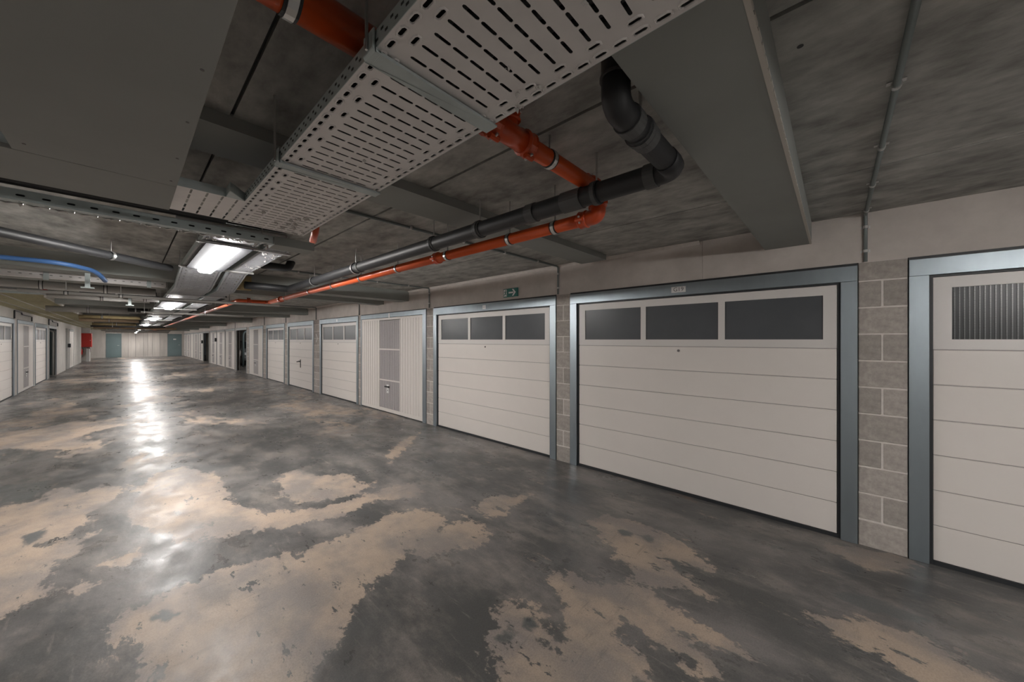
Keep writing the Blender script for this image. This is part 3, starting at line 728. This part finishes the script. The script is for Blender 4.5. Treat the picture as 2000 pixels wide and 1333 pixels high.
# ------------------------------------------------------------------ pipes
def clamp(parent, c, axis, r, m='steel', wd=0.022):
    o = MB().ring(c, axis, r+0.001, wd, 0.004).obj('pipe_clamp', M[m], parent, smooth=False)
    MB().ring(c, axis, r+0.0005, wd*1.7, 0.0022).obj('rubber_liner', M['rubber'], o)
    if abs(Vector(axis).normalized().z) < 0.5 and c[2]+r < ZC:
        MB().tube([(c[0], c[1], c[2]+r+0.003), (c[0], c[1], ZC)], 0.005, 6).obj('hanger_rod', M['steel'], o)
    return o
def run(name, lab, cat, pts, r, m, rad=None, clamps=(), group=None, seg=16, part='pipe'):
    t = thing(name, lab, cat, (0, 0, 0), group=group)
    MB().tube(smooth_path(pts, rad if rad is not None else r*2.2), r, seg).obj(part, M[m], t, smooth=True)
    for c, ax in clamps: clamp(t, c, ax, r)
    return t
def coupling(parent, c, axis, r, m='orangef', wd=0.055):
    ax = Vector(axis).normalized(); c = Vector(c)
    side = ax.orthogonal().normalized(); sd2 = ax.cross(side)
    k = MB().tube([c-ax*wd/2, c-ax*wd*0.38, c-ax*wd*0.2, c+ax*wd*0.2, c+ax*wd*0.38, c+ax*wd/2], [r+0.004, r+0.013, r+0.010, r+0.010, r+0.013, r+0.004], 18)
    d = (side+sd2*0.6).normalized()
    for s in (1, -1):
        p = c + d*(r+0.018)*s
        k.tube([p-ax*wd*0.42, p+ax*wd*0.42], 0.013, 8)
    o = k.obj('coupling', M[m], parent, smooth=False)
    bl = MB(); tdir = d.cross(ax)
    for s in (1, -1):
        p = c + d*(r+0.019)*s
        bl.tube([p-tdir*0.022, p+tdir*0.022], 0.006, 6)
    bl.obj('bolt', M['steel'], o)
    return o
# orange sprinkler main
zu, zl = EYE+0.843, EYE+0.695; YU = 0.985; XR = 1.79
t = thing('sprinkler_pipe', 'bright orange sprinkler main with grooved couplings below the ceiling', 'pipe', (0, 0, 0))
MB().tube([(-2.0, YU, zu), (0.98, YU, zu)], 0.048, 20).obj('pipe', M['orange'], t, smooth=True)
MB().tube([(0.95, YU, zu), (1.16, YU, zu)], 0.044, 20).tube([(1.06, YU, zu), (1.06, YU, ZC)], 0.034, 18).obj('tee_fitting', M['orangef'], t, smooth=True)
coupling(t, (0.955, YU, zu), (1, 0, 0), 0.046); coupling(t, (1.165, YU, zu), (1, 0, 0), 0.042); coupling(t, (1.06, YU, zu+0.072), (0, 0, 1), 0.034, wd=0.045)
MB().tube(smooth_path([(1.15, YU, zu), (XR, YU, zu), (XR, YU, zl+0.05)], 0.07), 0.039, 18).obj('pipe', M['orange'], t, smooth=True)
MB().tube(smooth_path([(XR, YU, zl+0.07), (XR, YU, zl), (XR, YU+0.12, zl)], 0.06), 0.043, 18).obj('elbow_fitting', M['orangef'], t, smooth=True)
coupling(t, (XR-0.07, YU, zu), (1, 0, 0), 0.038); coupling(t, (XR, YU+0.09, zl), (0, 1, 0), 0.037); coupling(t, (XR, YU, zl+0.075), (0, 0, 1), 0.037)
MB().tube([(XR, YU+0.05, zl), (XR, 7.62, zl)], 0.037, 18).obj('pipe', M['orange'], t, smooth=True)
coupling(t, (XR, 2.50, zl), (0, 1, 0), 0.036); coupling(t, (XR, 7.0, zl), (0, 1, 0), 0.036)
for x in (0.27, 1.335): clamp(t, (x, YU, zu), (1, 0, 0), 0.048 if x < 1 else 0.039)
for y in (1.28, 1.66, 2.36, 3.15, 3.95, 4.75, 5.6, 6.75): clamp(t, (XR, y, zl), (0, 1, 0), 0.037)
MB().tube(smooth_path([(XR, 7.60, zl), (XR, 7.85, zl), (1.34, 7.85, zl), (1.34, 45.0, zl)], 0.08), 0.037, 14).obj('pipe', M['orange'], t, smooth=True)
coupling(t, (1.5, 7.85, zl), (1, 0, 0), 0.036)
for y in (8.6, 10.2, 12.6, 15.0, 17.4, 20.4, 23, 27, 30, 33): clamp(t, (1.34, y, zl), (0, 1, 0), 0.037)
# black drain with grey collars
zb = EYE+0.748; XB = 1.62
t = thing('drain_pipe', 'black drain pipe with grey collars, bent beside the big beam', 'pipe', (0, 0, 0))
MB().tube(smooth_path([(1.06, 0.52, ZC), (1.06, 0.52, zb), (XB-0.02, 0.52, zb)], 0.05, 5), 0.046, 20).obj('pipe', M['black'], t, smooth=True)
MB().tube(smooth_path([(1.50, 0.52, zb), (XB, 0.52, zb), (XB, 5.95, zb), (1.09, 5.95, zb)], 0.06, 5), 0.050, 20).obj('pipe', M['black'], t, smooth=True)
for c, ax, wd in (((1.165, 0.52, zb), (1,0,0), 0.05), ((1.27, 0.52, zb), (1,0,0), 0.085), ((XB, 0.62, zb), (0,1,0), 0.05), ((XB, 1.04, zb), (0,1,0), 0.12), ((XB, 1.32, zb), (0,1,0), 0.06), ((XB, 1.78, zb), (0,1,0), 0.055), ((XB, 2.3, zb), (0,1,0), 0.04), ((XB, 3.6, zb), (0,1,0), 0.04), ((1.06, 0.52, zb+0.09), (0,0,1), 0.008)):
    r_ = 0.046 if ax != (0, 1, 0) else 0.050
    MB().ring(c, ax, r_, wd, 0.005, 22).obj('pipe_collar', M['blackcol'], t, smooth=False)
for c, ax in (((1.25, 0.52, zb), (1,0,0)), ((XB, 0.90, zb), (0,1,0)), ((XB, 1.78, zb), (0,1,0)), ((XB, 2.31, zb), (0,1,0)), ((XB, 3.7, zb), (0,1,0)), ((XB, 4.9, zb), (0,1,0))):
    clamp(t, c, ax, 0.050 if ax[0] else 0.055, m='steel' if c[1] > 3 else 'blackcol')
run('drain_pipe', 'black drain pipe running down the aisle above the far orange pipe', 'pipe', [(1.10, 7.62, zb-0.02), (1.10, 45, zb-0.02)], 0.05, 'black', clamps=[((1.10, y, zb-0.02), (0,1,0)) for y in (9, 12.5, 16, 20)])
MB().box(1.02, 1.20, 6.12, 6.19, EYE+0.70, EYE+0.90).obj('lagging_block', M['yellow'], None, label='yellow lagging block packed against a beam beside the trays', cat='insulation', kind='thing')

# pipes crossing towards the aisle from the left
ZX = EYE+0.80
a0, a1 = Vector((-1.5, 3.72, ZX)), Vector((0.33, 5.50, ZX))
t = run('black_pipe', 'glossy black pipe slanting under the ceiling behind the slotted channel', 'pipe', [a0, a1], 0.038, 'black', clamps=[((-0.10, 5.08, ZX), (a1-a0))])
run('blue_pipe', 'blue water pipe bending down behind the slanting black pipe', 'pipe', [(-1.6, 5.62, EYE+0.755), (-0.75, 5.58, EYE+0.75), (-0.42, 5.52, EYE+0.745), (-0.22, 5.85, EYE+0.735), (-0.16, 6.05, EYE+0.66)], 0.022, 'blue', rad=0.2, clamps=[((-0.92, 5.588, EYE+0.751), (1, 0, 0))])
b = MB(); t = thing('perforated_channel', 'pale perforated channel hung across behind the blue pipe', 'cable channel', (0, 0, 0))
zq, Yq = EYE+0.705, 6.65; x = -1.6
while x < 0.33:
    m_ = MB(); cell(m_, x, x+0.07, 0, 0.07, 0, (0.012, 0.005, 'x')); q = len(b.v)
    b.v += [(vx, Yq-vz, zq+vy) for vx, vy, vz in m_.v]; b.f += [tuple(q+k for k in f) for f in m_.f]; x += 0.07
b.box(-1.6, 0.35, Yq, Yq+0.06, zq-0.002, zq); b.obj('channel', M['zinc'], t)
for x in (-0.62, 0.2):
    MB().box(x-0.02, x+0.02, Yq-0.012, Yq-0.003, zq-0.02, zq+0.1).obj('bracket', M['zincd'], t); hanger(t, x, Yq-0.007, zq+0.1)
def cross(lab, y, x0, x1, z, r, m, clamps=(), g='pipes crossing the ceiling', nm='service_pipe', y2=None):
    y2 = y if y2 is None else y2
    return run(nm, lab, 'pipe', [(x0, y, EYE+z), (x1, y2, EYE+z)], r, m, clamps=[((x, y+(y2-y)*(x-x0)/(x1-x0), EYE+z), (1, (y2-y)/(x1-x0), 0)) for x in clamps], group=g, seg=12)
cross('fat grey pipe just beyond the pale perforated channel', 7.62, -1.6, 0.30, 0.715, 0.055, 'greypipe', (-0.75, -0.2))
cross('slim grey pipe in front of the drop in the lamp tray', 6.95, -0.85, 1.75, 0.575, 0.020, 'greypipe', (-0.5, -0.05))
cross('black pipe tucked between the fat grey pipe and the lamp tray', 7.9, -0.45, 0.32, 0.70, 0.045, 'black', (-0.1,))
cross('foil-wrapped pipe beside the dark corner of the lamp tray', 8.15, 0.06, 0.36, 0.66, 0.05, 'silver', (0.2,))
cross('thick grey pipe behind the second lamp', 12.8, -1.2, 0.05, 0.69, 0.065, 'greypipe', (-0.6,))
cross('black sleeve continuing the thick grey pipe', 12.6, 0.02, 0.36, 0.72, 0.045, 'black', (0.15,))
cross('tan pipe crossing beyond the thick grey pipe', 18.3, -1.05, 0.3, 0.66, 0.06, 'copper', (-0.4,))
cross('yellow lagged pipe beyond the tan crossing pipe', 16.4, -0.95, 0.3, 0.69, 0.05, 'yellow', (-0.5,))
cross('dark crossing pipe over the third lamp', 22.6, -1.0, 1.2, 0.565, 0.035, 'black', (-0.4,))
cross('long tan pipe crossing the aisle far down', 24.4, -1.0, 1.7, 0.545, 0.055, 'copper', (-0.2, 0.3))
cross('pale crossing pipe far down before the end wall', 31.6, -1.0, 1.9, 0.555, 0.045, 'greypipe', (-0.5,))
cross('yellow lagged crossing pipe far down', 23.6, -1.0, 0.3, 0.68, 0.06, 'yellow', (-0.3,))
cross('slim pale pipe from the lamp tray to the orange pipe', 10.5, 0.2, 1.9, 0.57, 0.018, 'greypipe', (0.25, 1.2))
cross('thin grey pipe above the slim crossing pipe', 9.7, -0.9, 0.3, 0.74, 0.04, 'greypipe', (-0.3,))
cross('last pale pipe crossing in front of the teal doors', 37.6, -1.0, 2.2, 0.555, 0.045, 'greypipe', (-0.5,))
run('black_hose', 'black hose curving under the tray tee to an elbow', 'pipe', [(-1.2, 2.93, EYE+0.80), (0.66, 2.93, EYE+0.79), (0.82, 2.94, EYE+0.80), (0.86, 2.95, ZC-0.002)], 0.030, 'black', rad=0.09)
run('lagged_pipe', 'foil-lagged pipe between the tray tee and slotted channel', 'pipe', [(0.20, 2.92, EYE+0.735), (0.70, 2.925, EYE+0.735), (0.78, 2.93, EYE+0.74)], 0.021, 'silver', rad=0.04)
run('black_hose', 'black looped pipe beneath the beam beyond the narrow tray', 'pipe', [(1.05, 4.85, EYE+0.86), (1.32, 4.88, EYE+0.86), (1.36, 4.9, ZC-0.002)], 0.045, 'black', rad=0.08)
run('sprinkler_stub', 'short orange pipe stub behind the tray tee', 'pipe', [(0.97, 2.88, ZC-0.002), (0.97, 2.92, EYE+0.82), (1.02, 3.12, EYE+0.80)], 0.026, 'orangef', rad=0.05)
# small pieces by the soffit front
run('valve_pipe', 'pale pipe with a red valve above the soffit boards', 'pipe', [(-2.0, 10.75, EYE+0.89), (-1.06, 10.75, EYE+0.89)], 0.022, 'greypipe')
b = MB().box(-1.05, -0.98, 10.70, 10.80, EYE+0.86, EYE+0.93).obj('valve', M['red'], None, label='small red valve box at the front of the soffit boards', cat='valve', kind='thing', bevel=0.01)
# flat strut brackets
for k, (x, y, z) in enumerate(((-0.30, 6.30, 0.60), (0.04, 9.3, 0.62))):
    b = MB().box(x-0.02, x+0.02, y-0.012, y+0.012, EYE+z, ZC).box(x-0.05, x+0.05, y-0.02, y+0.02, EYE+z-0.012, EYE+z)
    b.obj('strut_bracket', M['zincd'], None, label=('steel strut bracket hanging below the blue pipe end', 'steel strut bracket hanging before the second lamp')[k], cat='bracket', group='strut brackets', kind='thing')

# ------------------------------------------------------------------ lamps under the tray
def lamp(x, y, z, lab, ln=1.35):
    t = thing('ceiling_lamp', lab, 'lamp', (x, y, z), group='strip lamps under the tray')
    h = ln/2
    MB().box(-0.045, 0.045, -h+0.03, h-0.03, 0.0451, 0.058).obj('housing', M['plate'], t, bevel=0.003)
    MB().box(-0.155, 0.155, -h-0.06, h+0.04, 0.0405, 0.045).obj('mounting_plate', M['lampplate'], t)
    pr = [(-0.058, 0.040), (-0.060, 0.020), (-0.050, 0.006), (-0.032, 0), (0.032, 0), (0.050, 0.006), (0.060, 0.020), (0.058, 0.040)]
    MB().prism(pr, 'y', -h+0.02, h-0.02).obj('diffuser', M['lamp'], t)
    for s in (1, -1):
        MB().prism([(px*1.03, pz) for px, pz in pr], 'y', min(s*h, s*(h-0.019)), max(s*h, s*(h-0.019))).obj('end_cap', M['lamp'], t)
    for y_ in (-0.4, 0.4):
        MB().box(-0.02, 0.02, y_-0.012, y_+0.012, 0.0585, 0.067).obj('mount', M['steel'], t)
LAMPS = [(0.585, 4.43, ZT-0.068, 'glowing strip lamp under the tray, nearest in the row'), (0.55, 8.85, ZT-0.218, 'second glowing strip lamp along the tray'),
         (0.55, 14.8, ZT-0.218, 'third glowing strip lamp along the tray'), (0.55, 21.0, ZT-0.218, 'fourth glowing strip lamp along the tray'),
         (0.55, 27.2, ZT-0.218, 'fifth glowing strip lamp along the tray'), (0.55, 33.4, ZT-0.218, 'sixth glowing strip lamp along the tray'),
         (0.55, 39.6, ZT-0.218, 'seventh glowing strip lamp along the tray'), (0.55, 44.4, ZT-0.218, 'added last strip lamp brightening the end wall'), (0.60, -1.9, T1-0.068, 'added unseen strip lamp on the wide tray behind the viewpoint'), (0.60, -8.0, T1-0.068, 'added unseen strip lamp well behind the viewpoint'), (6.6, 23.9, ZC-0.068, 'added unseen short lamp lighting the open bay with the car')]  # end-wall, behind-viewpoint and in-bay lamps are added to brighten the scene
for a in LAMPS: lamp(*a, ln=0.5 if a[0] > 5 else 1.35)

# ------------------------------------------------------------------ suspended fire boards, soffit boards
t = thing('fire_board_panel', 'grey smooth fire board panel hung under the ceiling with screws', 'ceiling panel', (0, 0, 0))
zp = EYE+0.665
bd1 = MB().box(-0.27, 0.148, -3.0, 2.112, zp, zp+0.016).obj('board', M['board'], t, bevel=0.001)
bd2 = MB().box(-2.08, 0.148, 2.116, 2.52, zp, zp+0.016).obj('board', M['board'], t, bevel=0.001)
sc = None
for x, y in [(0.126, yy) for yy in (0.31, 0.55, 0.84, 1.15, 1.46, 1.78, 2.05)] + [(-0.245, 1.72), (-0.235, 2.03)]:
    if sc is None: sc = MB().tube([(0, 0, 0.001), (0, 0, -0.0015)], 0.0045, 8).mesh('screw', M['ink'])
    link('screw', sc, t, (x, y, zp))
for x, y in ((-0.2, -1.0), (0.05, 2.4), (-1.2, 2.4)): hanger(t, x, y, zp+0.016)
t = thing('soffit', 'low soffit of yellowish wood-wool boards along the far side', 'soffit', (0, 0, 0))
zs = EYE+0.845
for j in range(18):
    for x0, x1 in ((-2.09, -1.56), (-1.555, -1.04)):
        y0 = 10.9+j*1.98
        if y0 > 46: break
        MB().box(x0, x1, y0, min(y0+1.972, 46.4), zs, zs+0.05).obj('board', M['woodwool'], t)
MB().box(-1.04, -1.005, 10.88, 46.4, zs-0.055, zs+0.05).obj('edge_trim', M['trim'], t)
MB().box(-2.09, -1.015, 10.86, 10.885, zs-0.01, zs+0.09).obj('edge_trim', M['zincd'], t)
for x in (-1.85, -1.5576): MB().box(x-0.012, x+0.012, 10.9, 46.4, zs-0.006, zs-0.0005).obj('joint_strip', M['greypipe'], t)

# ------------------------------------------------------------------ conduits
def conduit(lab, y, x0, clips=True, z_end=ZL+0.0):
    xv = XW-0.016; zt = ZC-0.015
    t = thing('conduit', lab, 'conduit', (0, 0, 0), group='conduits across the ceiling')
    MB().tube(smooth_path([(x0, y, zt), (xv, y, zt), (xv, y, z_end)], 0.03, 4), 0.011, 10).obj('tube', M['conduit'], t, smooth=True)
    if clips:
        for x in np.arange(x0+0.09, xv, 0.57):
            MB().box(x-0.012, x+0.012, y-0.026, y+0.026, ZC-0.004, ZC-0.0005).ring((x, y, zt), (1, 0, 0), 0.0128, 0.02, 0.0025, 12).obj('clip', M['steel'], t)
        for z in (2.22, 2.40):
            MB().box(XW-0.004, XW-0.0005, y-0.026, y+0.026, z-0.01, z+0.01).ring((xv, y, z), (0, 0, 1), 0.0128, 0.02, 0.0025, 12).obj('clip', M['steel'], t)
conduit('grey conduit across the ceiling, running down to the pier before the ribbed-pane door', -0.165, 0.12)
conduit('conduit crossing the ceiling and dropping between the exit-sign door and the G19 door', 2.63, 0.95)
conduit('conduit dropping between the exit-sign door and the vent-strip door', 5.49, 0.95)
for y, l in ((8.37, 'conduit dropping just beyond the vent-strip door'), (11.2, 'conduit dropping beside the white chevron mark'), (14.1, 'conduit dropping just beyond the lever-handle door'), (16.95, 'conduit dropping by the last windowed door of the long wall'), (22.58, 'conduit dropping just beyond the bay with the car')):
    conduit(l, y, 1.45, clips=False)

# ------------------------------------------------------------------ signs and boxes on the walls
t = thing('exit_sign', 'green emergency exit sign with running figure and arrow on the lintel', 'exit sign', (XW, 3.46, 2.235))
b = MB().box(-0.022, 0, -0.14, 0.14, -0.062, 0.062).obj('sign_body', M['green'], t, bevel=0.003)
xx = -0.0225
def flat(mb, pts):      # outline in (image-left to right, up) on the sign face
    mb.prism([(-u, v) for u, v in pts], 'x', xx-0.0012, xx)
door = MB(); flat(door, [(-0.128, -0.05), (-0.068, -0.05), (-0.068, 0.05), (-0.128, 0.05)]); door.obj('doorway_symbol', M['plate'], t)
fig = MB(); xx = -0.0245
for cx, cy, r in ((-0.086, 0.034, 0.009),): flat(fig, [(cx+r*math.cos(a*0.785), cy+r*math.sin(a*0.785)) for a in range(8)])
for p in ([(-0.104, 0.018), (-0.088, 0.024), (-0.082, -0.008), (-0.1, -0.012)], [(-0.1, -0.01), (-0.088, -0.008), (-0.072, -0.030), (-0.080, -0.035)], [(-0.1, -0.008), (-0.093, -0.014), (-0.112, -0.034), (-0.125, -0.034), (-0.124, -0.027)], [(-0.102, 0.018), (-0.116, 0.006), (-0.12, 0.012), (-0.1, 0.026)], [(-0.088, 0.02), (-0.072, 0.006), (-0.068, 0.012), (-0.086, 0.026)]): flat(fig, p)
fig.obj('running_figure', M['green'], t)
xx = -0.0225
ar = MB()
flat(ar, [(-0.03, -0.011), (0.06, -0.011), (0.06, 0.011), (-0.03, 0.011)])
flat(ar, [(0.035, 0.048), (0.062, 0.048), (0.108, 0.0), (0.062, -0.048), (0.035, -0.048), (0.075, 0.0)])
ar.obj('arrow', M['plate'], t)
s = MB()
for u0, v0, u1, v1 in ((-0.05, 0.12, 0.05, 0.0), (0.05, 0.0, -0.05, -0.12)):
    s.prism([(-u0, v0), (-u1, v1), (-u1-0.035, v1), (-u0-0.035, v0)], 'x', -0.003, -0.001)
s.obj('chevron_mark', M['plate'], None, loc=(XW-0.001, 11.2, 1.60), label='white chevron mark on the block pier before the lever-handle door', cat='wall mark', kind='thing')
for (y, z, l) in ((28.1, 1.55, 'small black box on the wall between far ribbed doors'), (33.88, 1.4, 'small black box beside the empty dark bay')):
    MB().box(-0.09, 0, -0.07, 0.07, -0.11, 0.11).obj('wall_box', M['rubber'], None, loc=(XW-0.013, y, z), label=l, cat='box', group='small wall boxes', kind='thing', bevel=0.01)
MB().box(0, 0.09, -0.08, 0.08, -0.1, 0.1).obj('wall_box', M['rubber'], None, loc=(XL+0.013, 29.95, 1.25), label='small black box beside the plain white door across the aisle', cat='box', group='small wall boxes', kind='thing', bevel=0.01)
for y, l in ((18.0, 'dark conduit loop on the lintel over the ribbed door across the aisle'), (24.4, 'dark conduit loop on the lintel over the dark doorway')):
    run('conduit', l, 'conduit', [(XL+0.02, y-1.35, 2.14), (XL+0.02, y-1.35, 2.36), (XL+0.02, y-0.4, 2.36), (XL+0.02, y-0.3, 2.30), (XL+0.02, y+1.3, 2.30), (XL+0.02, y+1.3, 2.15)], 0.016, 'black', group='conduits on the far lintel', seg=8, part='tube')
for y in (16.95, 19.9, 29.5):
    pass

# ------------------------------------------------------------------ fire point at the end of the left wall
t = thing('hose_cabinet', 'bright red fire hose cabinet on a column far down', 'fire hose cabinet', (-1.98, 40.3, 1.0))
MB().box(-0.28, 0.28, -0.26, 0, 0.02, 1.02).obj('cabinet', M['red'], t, bevel=0.01)
MB().box(-0.26, 0.26, -0.275, -0.262, 0.05, 0.99).obj('cabinet_door', M['red'], t, bevel=0.004)
MB().tube([(0.2, -0.276, 0.5), (0.2, -0.31, 0.5)], 0.02, 8).obj('knob', M['steel'], t)
def extinguisher(x, y, z, lab):
    t = thing('fire_extinguisher', lab, 'fire extinguisher', (x, y, z), group='extinguishers by the hose cabinet')
    MB().tube([(0,0,0), (0,0,0.01), (0,0,0.36), (0,0,0.42), (0,0,0.45)], [0.06, 0.075, 0.075, 0.045, 0.022], 14).obj('cylinder', M['red'], t, smooth=True)
    MB().box(-0.015, 0.015, -0.09, 0.02, 0.455, 0.475).box(-0.012, 0.012, -0.08, 0.02, 0.49, 0.505).box(-0.012, 0.012, 0.0, 0.02, 0.45, 0.505).obj('valve_handle', M['rubber'], t)
    MB().tube(smooth_path([(0.0, 0.0, 0.47), (0.11, 0.0, 0.45), (0.10, 0, 0.15)], 0.05), 0.011, 6).obj('hose', M['rubber'], t)
extinguisher(-2.22, 40.215, 0.48, 'red extinguisher hung under the hose cabinet beside the wall')
extinguisher(-1.90, 40.215, 0.48, 'red extinguisher hung under the hose cabinet behind the white post')
MB().box(-0.09, 0.09, -0.05, 0.05, 0, 0.92).obj('post', M['plate'], None, loc=(-1.86, 39.4, 0), label='short white post standing before the red hose cabinet', cat='post', kind='thing', bevel=0.015)
# upright pipes in the dark doorway
for x, y, r, l in ((-2.185, 25.40, 0.034, 'grey upright pipe bending at its top in the dark doorway'), (-2.125, 25.46, 0.022, 'slim upright pipe beside the frame of the dark doorway')):
    run('standpipe', l, 'pipe', [(x-0.5, y, 1.95), (x, y, 1.95), (x, y, 0.0)], r, 'greypipe', rad=0.12, group='pipes in the dark doorway', seg=12)
run('standpipe', 'grey upright pipe bending at its top in the bay with the car', 'pipe', [(5.0, 25.5, 2.05), (4.55, 25.2, 2.05), (4.55, 25.2, 0)], 0.05, 'tealp', rad=0.3, seg=12)

# ------------------------------------------------------------------ car in the open bay
t = thing('car', 'silver car parked nose out inside the open bay, mostly hidden', 'car', (5.52, 27.7, 0))
prof = [(-2.05, 0.32), (-2.08, 0.55), (-2.02, 0.74), (-1.85, 0.86), (-1.05, 1.0), (-0.35, 1.42), (0.2, 1.50), (1.2, 1.46), (1.85, 1.02), (2.02, 0.9), (2.06, 0.5), (2.0, 0.3)]
b = MB(); half = [(-0.62, 0.84)]
n = len(prof)
rows = []
for wx, zs_, in ((0.0, 1.0), (0.55, 1.0), (0.78, 0.985), (0.86, 0.93)):
    rows.append([(wx, y*(1-0.05*wx), z*zs_ if z > 0.8 else z) for y, z in prof])
vs = []
for sgn in (-1, 1):
    base = len(b.v)
    for row in rows:
        for x, y, z in row:
            tum = 0.80 if z > 1.25 else (0.9 if z > 1.05 else 1.0)
            b.v.append((sgn*x*tum, y, z))
    for r_ in range(3):
        for k in range(n):
            j = (k+1) % n
            b.f.append((base+r_*n+k, base+r_*n+j, base+(r_+1)*n+j, base+(r_+1)*n+k))
    b.f.append(tuple(base+3*n+k for k in range(n)))
b.obj('car_body', M['car'], t, smooth=True)
MB().prism([(-1.0, 1.03), (-0.42, 1.40), (-0.40, 1.42), (-1.0, 1.05)], 'x', -0.62, 0.62).obj('windscreen', M['carglass'], t)
for s in (-1, 1):
    MB().prism([(-1.88, 0.66), (-1.62, 0.70), (-1.60, 0.82), (-1.86, 0.80)], 'x', min(s*0.55, s*0.862), max(s*0.55, s*0.862)).box(min(s*0.5, s*0.82), max(s*0.5, s*0.82), -2.055, -1.9, 0.64, 0.80).obj('headlight', M['headlight'], t, bevel=0.01)
    MB().box(min(s*0.84, s*1.0), max(s*0.84, s*1.0), -0.86, -0.70, 0.98, 1.12).obj('mirror', M['car'], t, bevel=0.03)
    for y in (-1.28, 1.32):
        wl_ = MB().tube([(s*0.66, y, 0.31), (s*0.67, y, 0.31), (s*0.855, y, 0.31), (s*0.87, y, 0.31)], [0.29, 0.31, 0.31, 0.28], 20).obj('wheel', M['rubber'], t)
        MB().tube([(s*0.868, y, 0.31), (s*0.878, y, 0.31)], 0.19, 16).obj('rim', M['steel'], wl_)
MB().box(-0.5, 0.5, -2.10, -2.06, 0.36, 0.52).obj('grille', M['rubber'], t)
MB().box(-0.26, 0.26, -2.115, -2.101, 0.53, 0.64).obj('plate_panel', M['plate'], t)
